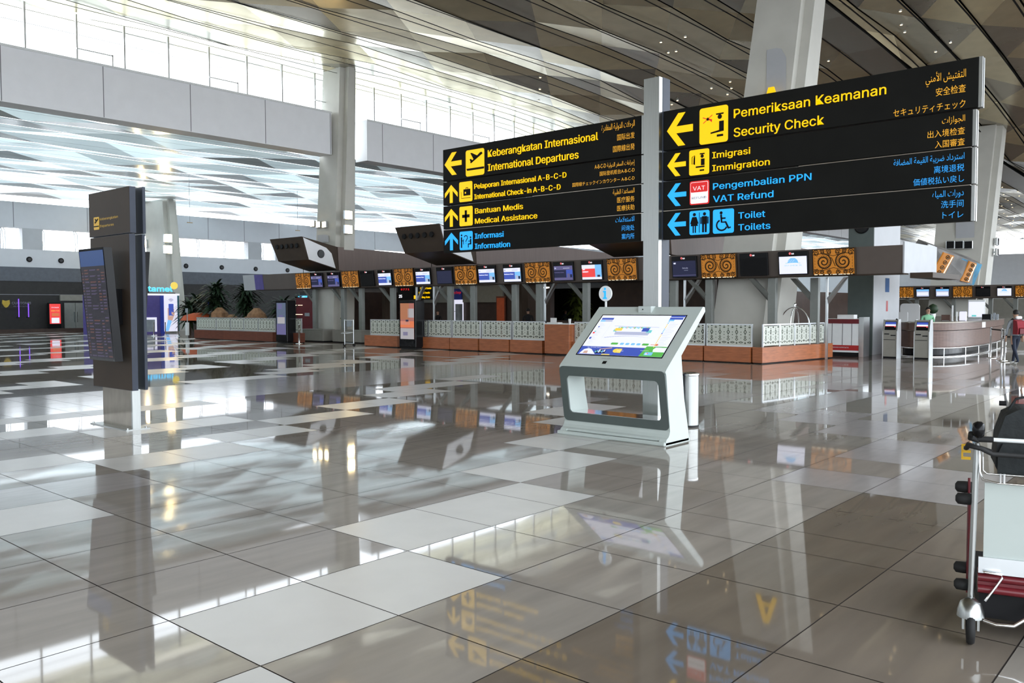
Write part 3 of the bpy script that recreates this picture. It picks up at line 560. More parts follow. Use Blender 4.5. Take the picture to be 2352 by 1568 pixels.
f1 = flight_screen(0); f1.location = (.235, -.22, 0)
mb = MB(); mb.box(-.05, .35, -.24, -.10, 1.35, 1.8, 'black'); mb.build('screen_mount', tt)
f2 = flight_screen(0); f2.location = (-.26, .18, 0); f2.rotation_euler = (0, 0, PI)
mb = MB(); mb.box(-.35, .0, .09, .19, 1.35, 1.8, 'black'); mb.build('screen_mount', tt)

# ------------------------------------------------------------------ information kiosk
ks = thing('touchscreen_kiosk', 'white and grey touchscreen information kiosk with a slanted screen, in front of the sign post', 'kiosk', (6.2, 1.58, 0), FRONT)
prof = [(0.0, 0), (.0, .05), (.02, .075), (.05, .09), (.075, .12), (.09, .16), (.045, .45), (.0, .80), (-.02, .83), (.01, .865), (.83, 1.555), (.875, 1.55), (.885, 1.50), (.33, 1.0), (.40, .5), (.53, 0)]
def kprof(mb, x0, x1, pr, m): mb.prism_x(pr, x0, x1, m)
W2 = .745
mb = MB(); pr = prof
kprof(mb, -W2, -W2+.09, pr, 'mint'); kprof(mb, W2-.09, W2, pr, 'mint')
kprof(mb, -W2+.09, W2-.09, [(.02, .075), (.05, .09), (.075, .12), (.09, .16), (.075, .27), (.42, .27), (.48, .05), (.02, .05)], 'mint')
kprof(mb, -W2+.09, W2-.09, [(.01, .72), (.0, .80), (-.02, .83), (.01, .865), (.83, 1.555), (.875, 1.55), (.885, 1.50), (.35, .98), (.37, .72)], 'mint')
mb.box(-W2-.03, W2, -.03, .52, 0, .045, 'mint', .01); mb.build('cabinet', ks)
# grey face with rounded opening
def fy(z): return .09-(z-.16)*(.11/.66)
def ring(x0, z0, x1, z1, r): return rrect(x0, z0, x1, z1, r, 5)
outer = ring(-W2+.004, .165, W2-.004, .84, .06); inner = ring(-W2+.10, .27, W2-.10, .725, .05); n = len(outer); mb = MB()
vs = [(x, fy(z)-.008, z) for x, z in outer]+[(x, fy(z)-.008, z) for x, z in inner]+[(x, fy(z)+.012, z) for x, z in outer]+[(x, fy(z)+.012, z) for x, z in inner]
fs = [(i, n+i, n+(i+1) % n, (i+1) % n) for i in range(n)]+[(i, (i+1) % n, 2*n+(i+1) % n, 2*n+i) for i in range(n)]+[(n+i, 3*n+i, 3*n+(i+1) % n, n+(i+1) % n) for i in range(n)]
mb.add(vs, fs, 'grey'); mb.build('front_frame', ks)
mb = MB(); mb.box(-W2+.12, W2-.12, .075, .40, .268, .275, 'chrome'); mb.build('shelf_plate', ks)
# slanted screen plane coordinates: q across, t up the slope (metres)
S0, S1 = Vector((0, .01, .865)), Vector((0, .83, 1.555)); SD = (S1-S0).normalized(); SN = Vector((0, -SD.z, SD.y)); SL = (S1-S0).length
def sp(q, t, e=0.): v = S0+SD*t+SN*e; return (q, v.y, v.z)
def sq(mb, q0, t0, q1, t1, m, e): mb.add([sp(q0, t0, e), sp(q1, t0, e), sp(q1, t1, e), sp(q0, t1, e)], [(0, 1, 2, 3)], m)
def spoly(mb, P, m, e): mb.add([sp(q, t, e) for q, t in P], [list(range(len(P)))], m)
tb0, tb1 = .175, SL-.165
mb = MB(); sq(mb, -.61, tb0-.012, .61, tb1+.012, 'black', .003); b0 = mb.build('screen_bezel', ks)
sc = MB(); A = lambda a: -.595+a*1.19; B = lambda b: tb0+.004+b*(tb1-tb0-.008)
R = lambda a0, c0, a1, c1, m, e=.006: sq(sc, A(a0), B(c0), A(a1), B(c1), m, e)
R(0, 0, 1, 1, 'scrw', .004); R(.0, 0, 1, .20, 'scrb', .005); spoly(sc, [(A(.74), B(0)), (A(1), B(0)), (A(1), B(.24)), (A(.77), B(.24))], 'scrg', .006)
R(.02, .88, .17, .93, 'scrb'); R(.02, .83, .08, .87, 'scrs'); R(.08, .83, .17, .87, 'scrlg'); R(.84, .90, .99, .95, 'scrb'); R(.84, .86, .90, .90, 'scrs'); R(.84, .96, 1, 1, 'scrb')
for i in range(16): R(.035, .79-i*.035, .035+.04+.05*((i*7) % 5)/5, .795-i*.035, 'scrlg'); R(.87, .82-i*.04, .87+.06+.05*((i*3) % 4)/4, .825-i*.04, 'scrlg')
for i in range(18): R(.845, .83-i*.036, .857, .855-i*.036, 'scrs' if i in (0, 1, 5, 6, 7) else ('scrb' if i == 8 else 'scry'))
R(.04, .68, .055, .71, 'scrb'); R(.02, .52, .045, .56, 'scrr'); R(.03, .56, .05, .59, 'scrc'); R(.02, .38, .045, .43, 'scrb'); R(.175, .40, .177, .85, 'scrlg')
for i in range(24): R(.30+.016*i, .66+.012*((i*5) % 3), .314+.016*i, .70, ('scrc', 'scrc', 'scrskin', 'scrs', 'scrg')[(i*7) % 5])
spoly(sc, [(A(.24), B(.715)), (A(.78), B(.695)), (A(.78), B(.705)), (A(.24), B(.725))], 'scrlg', .006); R(.27, .60, .36, .67, 'scry', .0065); R(.26, .58, .30, .64, 'scrc'); R(.60, .59, .68, .68, 'scrb', .0065); R(.66, .56, .72, .63, 'scrc')
spoly(sc, [(A(.30), B(.50)), (A(.70), B(.50)), (A(.71), B(.58)), (A(.29), B(.58))], 'scrlg', .006)
for i in range(20): a = i/20; R(.20+.58*a, .42+.05*math.sin(PI*a), .20+.58*(a+.05), .428+.052*math.sin(PI*(a+.04)), 'scrlg')
for a0, a1, m in ((.33, .42, 'scrg'), (.44, .49, 'scrs'), (.505, .555, 'scrs'), (.57, .62, 'scrs'), (.635, .685, 'scrs'), (.70, .78, 'scrg')): spoly(sc, [(A(a0)+.01, B(.255)), (A(a1)-.01, B(.255)), (A(a1), B(.28)), (A(a1)-.01, B(.305)), (A(a0)+.01, B(.305)), (A(a0), B(.28))], m, .006)
R(.80, .272, .87, .284, 'scro'); spoly(sc, [(A(.87+.018*math.cos(k)), B(.278+.025*math.sin(k))) for k in range(6)], 'scro', .006)
spoly(sc, [(A(.02), B(.01)), (A(.22), B(.01)), (A(.14), B(.13)), (A(.10), B(.15)), (A(.05), B(.12))], 'scrw', .006); spoly(sc, [(A(.06), B(.02)), (A(.12), B(.02)), (A(.11), B(.09)), (A(.07), B(.08))], 'scrskin', .007)
spoly(sc, [(A(.21), B(.03)), (A(.33), B(.04)), (A(.33), B(.12)), (A(.20), B(.11))], 'scrn', .007)
for i in range(6): R(.205+.02*i, .05+.02*(i % 2), .22+.02*i, .09+.015*(i % 3), ('scrc', 'scrs', 'scrw')[i % 3], .008)
spoly(sc, [(A(.24), B(.125)), (A(.38), B(.16)), (A(.38), B(.185)), (A(.24), B(.14))], 'scrskin', .007); R(.30, 0, .40, .022, 'scry', .007)
spoly(sc, [(A(.46+.04*math.cos(k*.5)-.01), B(.11+.05*math.sin(k*.5))) for k in range(12)], 'scry', .007); R(.47, .06, .51, .16, 'scry', .007)
spoly(sc, [(A(.86), B(.17)), (A(.87), B(.11)), (A(1), B(.11)), (A(1), B(.215)), (A(.88), B(.215))], 'scrw', .007); R(.79, .03, .88, .10, 'scrs', .007); R(.80, .045, .825, .07, 'scrw', .008); R(.815, .065, .83, .085, 'scrr', .008)
sc.build('map_screen', b0)
def ktext(s_, q, t, cap, width, m, par):
    o = text(s_, m, 0, 0, 0, cap=cap, width=width, center=True, t=0)
    o.data.transform(Matrix.Rotation(-math.atan2(SD.y, SD.z), 4, 'X')); o.parent = par; v = sp(q, t, .012); o.location = v; return o
ktext('ALL IN ONE INFO', -.40, B(.155), .02, .20, 'scrw', b0); ktext('INFO', .0, B(.09), .02, .09, 'scrw', b0); ktext('Partners', .33, B(.12), .015, .11, 'scrw', b0)
ktext('SCAN HERE', -.125, .105, .022, .125, 'seam', ks)
mb = MB(); sq(mb, -.15, .03, -.095, .078, 'black', .003); mb.build('scanner_window', ks)
mb = MB(); v = S0+SD*(SL-.04); mb.box(-.10, .09, v.y-.06, v.y+.05, v.z-.05, v.z+.035, 'mint', .006); mb.lathe([(.008, 0), (.008, .004)], 'black', (-.03, v.y-.064, v.z-.005), 10, 'y'); mb.build('camera_housing', ks)
p = onX(1394, 674, 7.1)
mb = MB(); mb.lathe([(.098, -.012), (.102, 0), (.098, .012)], 'white', (lx(p.y)-PYc+1.58, .87, p.z), 28, 'y'); o = mb.build('info_disc', ks)
mb = MB(); mb.box(-.012, .012, .87, .885, 1.45, p.z-.09, 'white'); q_ = mb.build('disc_stem', ks); q_.location.x = 1.58-p.y
cx_ = 1.58-p.y
m2 = MB(); y_ = .87-.014; m2.disc(cx_, p.z+.06, .016, y_, 'litblue' if 'litblue' in M else 'b', n=14); m2.plate([(cx_-.03, p.z-.07), (cx_+.03, p.z-.07), (cx_+.03, p.z-.052), (cx_+.016, p.z-.048), (cx_+.016, p.z+.035), (cx_-.03, p.z+.035), (cx_-.03, p.z+.018), (cx_-.014, p.z+.014), (cx_-.014, p.z-.048), (cx_-.03, p.z-.052)], y_, 'b'); m2.build('info_symbol', o)

bn = thing('waste_bin', 'round stainless steel bin standing behind the touchscreen kiosk', 'bin', (7.78, 1.43, 0))
mb = MB(); mb.lathe([(.12, .02), (.12, .66)], 'steel', n=28); mb.build('bin_body', bn)
mb = MB(); mb.lathe([(.122, .66), (.128, .68), (.125, .70), (.09, .705), (.085, .69)], 'chrome', n=28); mb.build('bin_rim', bn); mb = MB(); mb.lathe([(.123, 0), (.123, .025)], 'rubber', n=28); mb.build('bin_base', bn)

# ------------------------------------------------------------------ check-in island A (X = 21.5): fascia, screens, batik lanterns
FX, FZ0, FZ1, LEAN = 21.45, 2.40, 3.13, .085
def fasc(x0, x1, X, z0, z1, label, mainm='fascia', leftend=True):
    r = thing('counter_fascia', label, 'fascia', (X, x0, 0), FRONT); L = x0-x1; mb = MB()
    mb.prism_x([(.0, z0), (-LEAN, z1), (.45, z1), (.45, z0)], 0, L, mainm)
    mb.build('fascia_box', r)
    if leftend:
        mb = MB(); mb.prism_x([(-.012, z0-.02), (-LEAN-.012, z1+.01), (-LEAN+.0, z1+.01), (0, z0-.02)], -1.0, .02, 'plaster_g'); mb.prism_x([(.0, z0), (-LEAN, z1), (.6, z1), (.6, z0)], -1.0, 0, 'plaster_g'); mb.build('end_cap', r)
        mb = MB(); mb.prism_x([(-.014, z0), (-LEAN-.014, z1), (-LEAN, z1), (0, z0)], .02, .75, 'purple'); mb.build('violet_panel', r)
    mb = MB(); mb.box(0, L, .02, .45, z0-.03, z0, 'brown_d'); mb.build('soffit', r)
    return r
fasc(33.2, 2.83, FX, FZ0, FZ1, 'long taupe fascia carrying check-in screens and amber lanterns over the near counters')
def lean_root(name, label, cat, X, Y, zc, group, lean=LEAN/.73):
    r = thing(name, label, cat, (X, Y, zc), 0, group)
    r.rotation_mode = 'XYZ'; r.rotation_euler = (math.atan(lean), 0, FRONT); return r
def spiral(cx, cz, r0, turns, d=1, a0=0., n=40):
    return [(cx+d*(r0*(1-k/n)+.012)*math.cos(a0+2*PI*turns*k/n), cz+(r0*(1-k/n)+.012)*math.sin(a0+2*PI*turns*k/n)) for k in range(n+1)]
_lan = None
def lantern(label, X, Y, z, s=1., group='amber batik lanterns on the near counter fascia'):
    global _lan
    if _lan is None:
        r = lean_root('batik_lantern', label, 'lantern', X, Y, z, group); w_, h = .585, .365
        mb = MB(); mb.box(-w_, w_, -.09, -.006, -h, h, 'amberd', .01); mb.build('lantern_case', r)
        mb = MB(); mb.box(-w_+.03, w_-.03, -.096, -.09, -h+.03, h-.03, 'amber'); mb.build('glowing_panel', r)
        mb = MB(); y = -.097
        for d in (-1, 1):
            c = d*.265; mb.ribbon(spiral(c, 0, .215, 2.2, d, PI/2), .036, y, 'amberd'); mb.ribbon(spiral(c, 0, .20, 2.2, d, PI/2+.3), .006, y, 'amberd')
            for k in range(22):
                a = k*2*PI/22; mb.ribbon([(c+.13*math.cos(a), .13*math.sin(a)), (c+.185*math.cos(a+.25), .185*math.sin(a+.25))], .014, y, 'amberd')
            for ex, ez, rr in ((.47, .26, .07), (.30, .29, .05), (.12, .28, .06), (.47, -.27, .06), (.32, -.28, .05), (.12, -.29, .055)):
                mb.ribbon(spiral(d*ex, ez, rr, 1.6, d, 0, 20), .024, y, 'amberd'); mb.ribbon([(d*(ex-rr), ez-.02), (d*(ex-.02), ez-.09 if ez > 0 else ez+.09), (d*(ex+rr), ez-.03)], .02, y, 'amberd')
            for k in range(7): mb.ribbon([(d*(.53-.002*k), -.24+.08*k), (d*.50, -.21+.08*k), (d*.53, -.19+.08*k)], .01, y, 'amberd')
        mb.ribbon([(-.55, .20), (-.3, .235), (0, .16), (.3, .235), (.55, .20)], .016, y, 'amberd'); mb.ribbon([(-.55, -.20), (-.3, -.235), (0, -.16), (.3, -.235), (.55, -.20)], .016, y, 'amberd'); mb.ribbon([(-.05, .12), (0, 0), (.05, -.12)], .02, y, 'amberd')
        mb.build('spiral_lattice', r)
        mb = MB(); r2 = random.Random(5); x = -w_+.05
        while x < w_-.06: q = r2.uniform(.02, .12); mb.box(x, x+q, -.098, -.09, -h+.012, -h+.026, 'led'); x += q+r2.uniform(.02, .06)
        mb.build('edge_light', r); _lan = r; return r
    r = copy_tree(_lan); r.location = (X, Y, z); r.scale = (s, s, s); r['label'] = label; r['group'] = group; return r
def screen_tv(label, X, Y, z, kind, s=1., group='check-in screens on the near counter fascia'):
    r = lean_root('check_in_screen', label, 'screen', X, Y, z, group); w_, h = .43, .33
    mb = MB(); mb.box(-w_, w_, -.10, -.02, -h, h, 'black', .008); mb.box(-.15, .15, -.02, -.006, -.15, .15, 'blackm'); mb.build('screen_body', r)
    mb = MB(); y = -.101
    def q(a, b, c, d, m, e=0.): mb.rect(-w_+.03+a*(2*w_-.06), -h+.03+b*(2*h-.17), -w_+.03+c*(2*w_-.06), -h+.03+d*(2*h-.17), y-e, m, .001)
    if kind == 'biz' or kind == 'dim':
        A_, B_, C_ = ('scrw', 'scrb', 'scrs') if kind == 'biz' else ('scrd', 'scrn', 'scrb')
        q(0, 0, 1, 1, A_); q(0, .18, .66, .72, B_, .001); q(.66, .18, 1, .72, C_, .001)
        q(.70, .18, .84, .46, 'scrlg' if kind == 'biz' else 'scrd', .002); q(.86, .18, .97, .40, 'scrn', .002); q(.04, .80, .12, .90, 'scrlg', .001); q(.5, .82, .85, .86, 'scrlg', .001)
    elif kind == 'sky':
        q(0, 0, 1, 1, 'scrw'); q(0, .16, .68, .74, 'scrr', .001); q(.68, .16, 1, 1, 'scrs', .001); q(.78, .16, .92, .30, 'scrn', .002)
    elif kind == 'off': q(0, 0, 1, 1, 'blackm')
    elif kind == 'offn': q(0, 0, 1, 1, 'scrn'); q(.05, .1, .95, .5, 'scrn', .001)
    elif kind == 'two': q(0, 0, 1, 1, 'scrn'); q(.0, .08, 1, .11, 'scrd', .001)
    elif kind == 'self':
        q(0, 0, 1, 1, 'scrw'); mb.plate([(-.16, .01), (.16, .01), (.13, .09), (.06, .145), (-.06, .145), (-.13, .09)][::-1], y-.001, 'scrs', .001)
        mb.ribbon([(-.22, .0), (0, .025), (.22, 0)], .01, y-.001, 'scrc', .001)
        for k in (-1, 0, 1): mb.ribbon([(-.09+k*.07, .03), (-.02+k*.07, .09)], .006, y-.002, 'scrw', .001)
    elif kind == 'blue': q(0, 0, 1, 1, 'scrs'); q(0, .0, 1, .75, 'scrlg', .001); q(.05, .15, .95, .6, 'scrw', .002)
    o = mb.build('screen_picture', r); cw = 'scrlg'
    if kind == 'biz': text('Business Class', 'scrw', -w_+.06, -.045, y-.002, cap=.05, width=.44, parent=o, off=.01); text('GARUDA INDONESIA', 'scrlg', .04, .145, y-.002, cap=.025, width=.26, parent=o)
    if kind == 'dim': text('Economy Class', 'scrd', -w_+.06, -.045, y-.002, cap=.045, width=.40, parent=o, off=.01)
    if kind == 'sky': text('SKY', 'scrw', -w_+.07, .02, y-.002, cap=.05, parent=o, off=.02); text('PRIORITY', 'scrw', -w_+.07, -.06, y-.002, cap=.05, parent=o, off=.02); text('04', 'scrlg', -w_+.07, .135, y-.002, cap=.04, parent=o)
    if kind == 'two': text('02', 'scrw', -w_+.08, .10, y-.002, cap=.06, parent=o, off=.02); text('Garuda', 'scrlg', -.06, -.05, y-.002, cap=.06, parent=o); text('Indonesia', 'scrlg', .0, -.11, y-.002, cap=.03, parent=o)
    if kind == 'self': text('SELF CHECK-IN', 'scrs', 0, -.08, y-.002, cap=.05, width=.50, center=True, parent=o)
    mb = MB(); mb.disc(-.075, h-.055, .036, y, 'litred', .002, 16); mb.ribbon([(-.075+.022*math.cos(a), h-.055+.022*math.sin(a)) for a in [.2+k*.5 for k in range(11)]], .006, y-.003, 'litwhite', .001); lg = mb.build('maker_logo', r)
    text('LG', 'litwhite', -.025, h-.083, y-.001, cap=.055, parent=lg, off=.02)
    if s != 1: r.scale = (s, s, s)
    return r
ZC = 2.765
LD = ['leftmost', 'second', 'third', 'fourth', 'fifth', 'sixth', 'seventh', 'rightmost']
for i, Y in enumerate((29.05, 25.6, 22.12, 18.6, 15.06, 11.5, 8.05, 4.6)):
    lab = {0: 'leftmost amber batik lantern on the near counter fascia', 1: 'amber batik lantern second from the left end of the near counter fascia', 2: 'amber batik lantern over the lit poster totem, third from left on the near fascia', 3: 'amber batik lantern on the near fascia, fourth from left', 4: 'amber batik lantern on the near fascia above the seated dark-shirted clerk', 5: 'amber batik lantern just left of the direction sign post', 6: 'amber batik lantern just right of the direction sign post', 7: 'rightmost and largest amber batik lantern on the near fascia'}[i]
    lantern(lab, FX-.043, Y, ZC)
tv = [(28.0, 'dim', 'dim blue check-in screen right of the leftmost lantern on the near fascia'), (26.78, 'dim', 'dim blue check-in screen left of the second lantern on the near fascia'), (24.45, 'off', 'blank black check-in screen right of the second lantern on the near fascia'), (23.3, 'biz', 'bright Business Class screen left of the third lantern on the near fascia'), (20.97, 'biz', 'bright Business Class screen right of the third lantern on the near fascia'), (19.75, 'offn', 'blank dark-blue check-in screen left of the fourth lantern'), (17.5, 'biz', 'bright Business Class screen right of the fourth lantern'), (16.24, 'biz', 'bright Business Class screen left of the fifth lantern'), (13.9, 'dim', 'dim blue Economy Class screen right of the fifth lantern'), (12.7, 'sky', 'red and white SKY PRIORITY screen on the near fascia'), (9.2, 'two', 'dark screen numbered 02 just right of the direction sign post'), (6.92, 'off', 'blank black screen right of the seventh lantern on the near fascia'), (5.74, 'self', 'white SELF CHECK-IN screen left of the rightmost lantern on the near fascia')]
for Y, k, lab in tv: screen_tv(lab, FX-.043, Y, ZC, k)

PG = 'grey posts with slanted braces under the near counter fascia'
_post = {}
def post(Y, X=21.74, w_=.30, brace=1, thin=False, label=''):
    if X == 21.74 and Y > 6.5: Y = (Y+4.057)*.9651-4.057
    elif X == 21.74: X = 22.6
    key = (thin, brace)
    if key not in _post:
        r = thing('brace_post', label, 'post', (X, Y, 0), FRONT, PG); mb = MB()
        if thin: mb.box(-.03, .03, -.03, .03, 0, 2.365, 'alu')
        else: mb.box(-.12, .12, -.08, .08, 0, 2.365, 'postgrey', .006)
        mb.build('post_shaft', r); mb = MB(); d = -.95 if brace > 0 else .95
        w0 = .04 if thin else .08
        mb.hexa([(-w0, -.03 if not thin else -.02, 1.72), (w0, -.03, 1.72), (w0, .05, 1.60), (-w0, .05, 1.60)], [(-w0+d*.62, -.22, 2.36), (w0+d*.62, -.22, 2.36), (w0+d*.62, -.06, 2.36), (-w0+d*.62, -.06, 2.36)], 'postgrey' if not thin else 'alu'); mb.build('slanted_brace', r)
        _post[key] = r; return r
    r = copy_tree(_post[key]); r.location = (X, Y, 0); r['label'] = label; return r
for Y, th, lab in ((29.9, 0, 'leftmost grey brace post under the near fascia, by the violet panel'), (27.7, 0, 'grey brace post behind the left grey desk'), (26.4, 0, 'grey brace post behind the right grey desk'), (24.25, 0, 'grey brace post left of the poster totem'), (22.74, 1, 'thin metal brace post just right of the poster totem'), (21.68, 1, 'thin metal brace post, second right of the poster totem'), (20.7, 0, 'grey brace post left of the white lightbox stall'), (19.4, 0, 'grey brace post right of the white lightbox stall'), (17.2, 0, 'grey brace post behind the first patterned panel left of the seated clerk'), (16.0, 0, 'grey brace post just right of the seated dark-shirted clerk'), (15.75, 1, 'thin metal brace post by the tall orange wood desk'), (13.85, 0, 'grey brace post left of the round info disc'), (10.3, 0, 'grey brace post just right of the direction sign post'), (9.9, 1, 'thin metal brace post just right of the direction sign post'), (9.0, 0, 'grey brace post at the left edge of the massive column'), (6.9, 0, 'grey brace post at the right edge of the massive column'), (5.6, 0, 'grey brace post under the rightmost lantern'), (5.25, 1, 'thin metal brace post under the rightmost lantern')):
    post(Y, thin=bool(th), label=lab, brace=-1 if th else 1)

# queue barriers: orange wooden plinths with patterned glass panes
def pane_barrier(label, Y0, Y1, X=19.4, panes=None, bz=.44, gz=1.06, tone='wood', group=None, z0=.03, nm='glass_barrier'):
    r = thing(nm, label, 'barrier', (X, Y0, 0), FRONT, group); L = Y0-Y1
    mb = MB(); mb.box(0, L, .0, .30, z0, bz, tone); k = L/max(1, round(L/1.4)); x = k
    while x < L-.1: mb.box(x-.006, x+.006, -.003, .0, z0, bz, 'wood_d'); x += k
    mb.build('wood_plinth', r); mb = MB(); mb.box(.02, L-.02, .03, .28, 0, z0, 'blackm'); mb.build('kick_base', r)
    for a, b in (panes or [(0, L)]):
        a += .03; b -= .03
        mb = MB(); mb.box(0, b-a, -.005, .005, .03, gz-bz-.03, 'pglass'); o = mb.build('glass_pane', r); o.location = (a, .15, bz)
        mb = MB(); mb.box(-.03, .0, -.02, .02, 0, gz-bz, 'alu'); mb.box(b-a, b-a+.03, -.02, .02, 0, gz-bz, 'alu'); mb.box(0, b-a, -.015, .015, gz-bz-.035, gz-bz, 'alu'); mb.box(0, b-a, -.015, .015, 0, .035, 'alu'); f = mb.build('pane_frame', r); f.location = (a, .15, bz)
    return r
BG = None
pane_barrier('dark red wooden barrier with five frosted panes at the left end of the counters', 35.3, 28.5, 19.3, [(0, 1.85), (1.85, 3.1), (3.1, 4.25), (4.25, 5.45), (5.45, 6.8)], tone='wood_d')
pane_barrier('short dark red plinth with one pane between the grey poster totem and white post', 27.25, 26.6, 19.35, tone='wood_d')
pane_barrier('orange plinth barrier with one patterned pane left of the pink poster totem', 22.3, 20.35, 19.4, [(.2, 1.95)])
pane_barrier('orange plinth barrier with narrow and wide panes right of the pink poster totem', 19.1, 17.57, 19.4, [(0, .3), (.3, 1.5)])
pane_barrier('orange plinth barrier with patterned pane, second right of the pink poster totem', 17.54, 16.17, 19.4)
pane_barrier('orange plinth barrier with patterned pane, third right of the pink poster totem', 16.1, 14.74, 19.4)
pane_barrier('orange plinth barrier with patterned pane in front of the seated clerk', 14.68, 13.3, 19.4)
pane_barrier('orange plinth barrier with patterned pane hidden partly by the kiosk screen', 12.1, 8.3, 19.42, [(0, 1.3), (1.3, 2.5), (2.5, 3.8)])
pane_barrier('orange plinth barrier with narrow pane seen right of the kiosk', 8.25, 7.52, 19.4)
pane_barrier('orange plinth barrier with a wide faded pane right of the kiosk', 7.47, 6.1, 19.4)
r = thing('corner_barrier', 'corner orange plinth with four patterned panes below the white self check-in screen', 'barrier', (19.4, 5.75, 0), -.118)
mb = MB(); mb.box(0, 3.85, -.0, .30, .03, .44, 'wood'); mb.build('wood_plinth', r); mb = MB(); mb.box(.02, 3.83, .03, .28, 0, .03, 'blackm'); mb.build('kick_base', r)
for a, b in ((.25, 1.1), (1.1, 1.9), (1.9, 2.75), (2.75, 3.6)):
    mb = MB(); mb.box(0, b-a-.06, -.005, .005, .03, .56, 'pglass'); o = mb.build('glass_pane', r); o.location = (a+.03, .15, .44)
    mb = MB(); mb.box(-.03, 0, -.02, .02, 0, .62, 'alu'); mb.box(b-a-.06, b-a-.03, -.02, .02, 0, .62, 'alu'); mb.box(0, b-a-.06, -.015, .015, .585, .62, 'alu'); f = mb.build('pane_frame', r); f.location = (a+.03, .15, .44)
def block(name, label, cat, X, Y, w_, d, h, m, top=None, z0=0., rz=FRONT, part='body', tparts=None):
    r = thing(name, label, cat, (X, Y, z0), rz); mb = MB(); mb.box(-w_/2, w_/2, 0, d, .04, h, m, .01); mb.build(part, r)
    mb = MB(); mb.box(-w_/2-.02, w_/2+.02, -.02, d+.02, h, h+.03, top or m); mb.build('top_slab', r)
    mb = MB(); mb.box(-w_/2+.03, w_/2-.03, .03, d-.03, 0, .04, 'blackm'); mb.build('kick_base', r); return r
block('service_desk', 'left of two low grey desks between the poster totems', 'desk', 20.8, 27.75, 1.75, .6, .52, 'deskgrey')
block('service_desk', 'right of two low grey desks between the poster totems', 'desk', 20.9, 25.35, 2.0, .6, .52, 'deskgrey')
block('wood_desk', 'tall orange wooden desk topped with papers beside the round info disc', 'desk', 19.3, 12.62, 1.0, .7, .98, 'wood', 'white')
def totem(label, X, Y, w_, h, pic, parts_):
    r = thing('poster_totem', label, 'poster totem', (X, Y, 0), FRONT); mb = MB(); mb.box(-w_/2, w_/2, 0, .45, .06, h, 'black', .02); mb.build('totem_body', r); mb = MB(); mb.box(-w_/2+.05, w_/2-.05, .05, .4, 0, .06, 'blackm'); mb.build('totem_base', r)
    mb = MB(); a = w_/2-.09; z0, z1 = .36, h-.10; mb.rect(-a, z0, a, z1, -.001, pic[0], .006)
    for x0, c0, x1, c1, m in parts_: mb.rect(-a+x0*2*a, z0+c0*(z1-z0), -a+x1*2*a, z0+c1*(z1-z0), -.008, m, .002)
    mb.build('poster', r); return r
totem('slim black totem with a grey-blue poster at the left end of the counters', 19.05, 27.45, .86, 1.83, ['poster_b'], [(.1, .35, .9, .55, 'poster_w'), (.3, .55, .7, .62, 'scrd'), (0, 0, 1, .33, 'scrd'), (.15, .8, .6, .97, 'scrd')])
totem('black totem with a lit pink and orange poster, in front of the patterned barriers', 19.05, 19.4, .92, 1.78, ['poster_pk'], [(0, .55, .65, 1, 'poster_y'), (.55, .60, 1, .85, 'poster_w'), (0, .33, 1, .50, 'scro'), (0, .40, .7, .50, 'poster_w'), (.4, .48, .6, .54, 'scrn'), (0, 0, 1, .30, 'poster_w'), (.2, .1, .55, .2, 'scrd')])
def stanchion(label, X, Y, h=.98, r_=.03, group=None):
    r = thing('stanchion', label, 'post', (X, Y, 0), 0, group); mb = MB(); mb.lathe([(r_, .02), (r_, h-.03), (r_*1.3, h-.03), (r_*1.3, h)], 'chrome', n=12); mb.build('pole', r); mb = MB(); mb.lathe([(.16, 0), (.16, .012), (.04, .03)], 'chrome', n=18); mb.build('foot', r); return r
stanchion('bright steel stanchion standing before the left grey desk', 19.15, 26.3, .82, .035)
# small things on the counters
def small(name, label, cat, X, Y, z, mbf):
    r = thing(name, label, cat, (X, Y, z), FRONT); mbf(r); return r
def b1(name, par, x0, x1, y0, y1, z0, z1, m, bev=0.): mb = MB(); mb.box(x0, x1, y0, y1, z0, z1, m, bev); return mb.build(name, par)
r = thing('luggage_rack_cart', 'steel hand trolley standing left of the first orange plinth barrier', 'cart', (19.0, 22.75, 0), FRONT)
mb = MB()
for x in (-.28, .28): mb.tube([(x, 0, .06), (x, 0, 1.05)], .02, 'alu')
for z in (.12, .55, 1.02): mb.tube([(-.28, 0, z), (.28, 0, z)], .015, 'alu')
mb.tube([(-.28, 0, .55), (-.05, -.35, .52), (.3, -.35, .52), (.28, 0, .55)], .015, 'alu'); mb.build('frame', r)
b1('sign_plate', r, -.1, .2, -.03, -.01, .78, 1.0, 'greyc'); mb = MB(); [mb.lathe([(.06, -.02), (.06, .02)], 'rubber', (x, 0, .06), 12, 'x') for x in (-.3, .3)]; mb.build('wheel_pair', r)
# bird-cage cart behind corner barrier
r = thing('birdcage_luggage_cart', 'chrome birdcage luggage cart arching above the corner barrier', 'luggage cart', (22.7, 6.25, 0), FRONT); mb = MB()
for sx in (-1, 1): mb.tube([(sx*.44, -.0, .25), (sx*.44, 0, 1.0)]+[(sx*.44*math.cos(a), 0, 1.0+.52*math.sin(a)) for a in [k*PI/16 for k in range(1, 9)]], .02, 'chrome')
for sy in (-1, 1): mb.tube([(0, sy*.3, .25), (0, sy*.3, 1.0)]+[(0, sy*.3*math.cos(a), 1.0+.50*math.sin(a)) for a in [k*PI/12 for k in range(1, 6)]], .018, 'chrome')
mb.lathe([(.03, 1.49), (.05, 1.53), (.035, 1.57), (.05, 1.6), (.01, 1.64)], 'chrome', n=10); mb.build('arched_frame', r)
b1('deck', r, -.5, .5, -.32, .32, .18, .25, 'maroon'); mb = MB(); [mb.lathe([(.08, -.03), (.08, .03)], 'rubber', (x, y, .09), 12, 'x') for x in (-.4, .4) for y in (-.25, .25)]; mb.build('wheel_set', r)
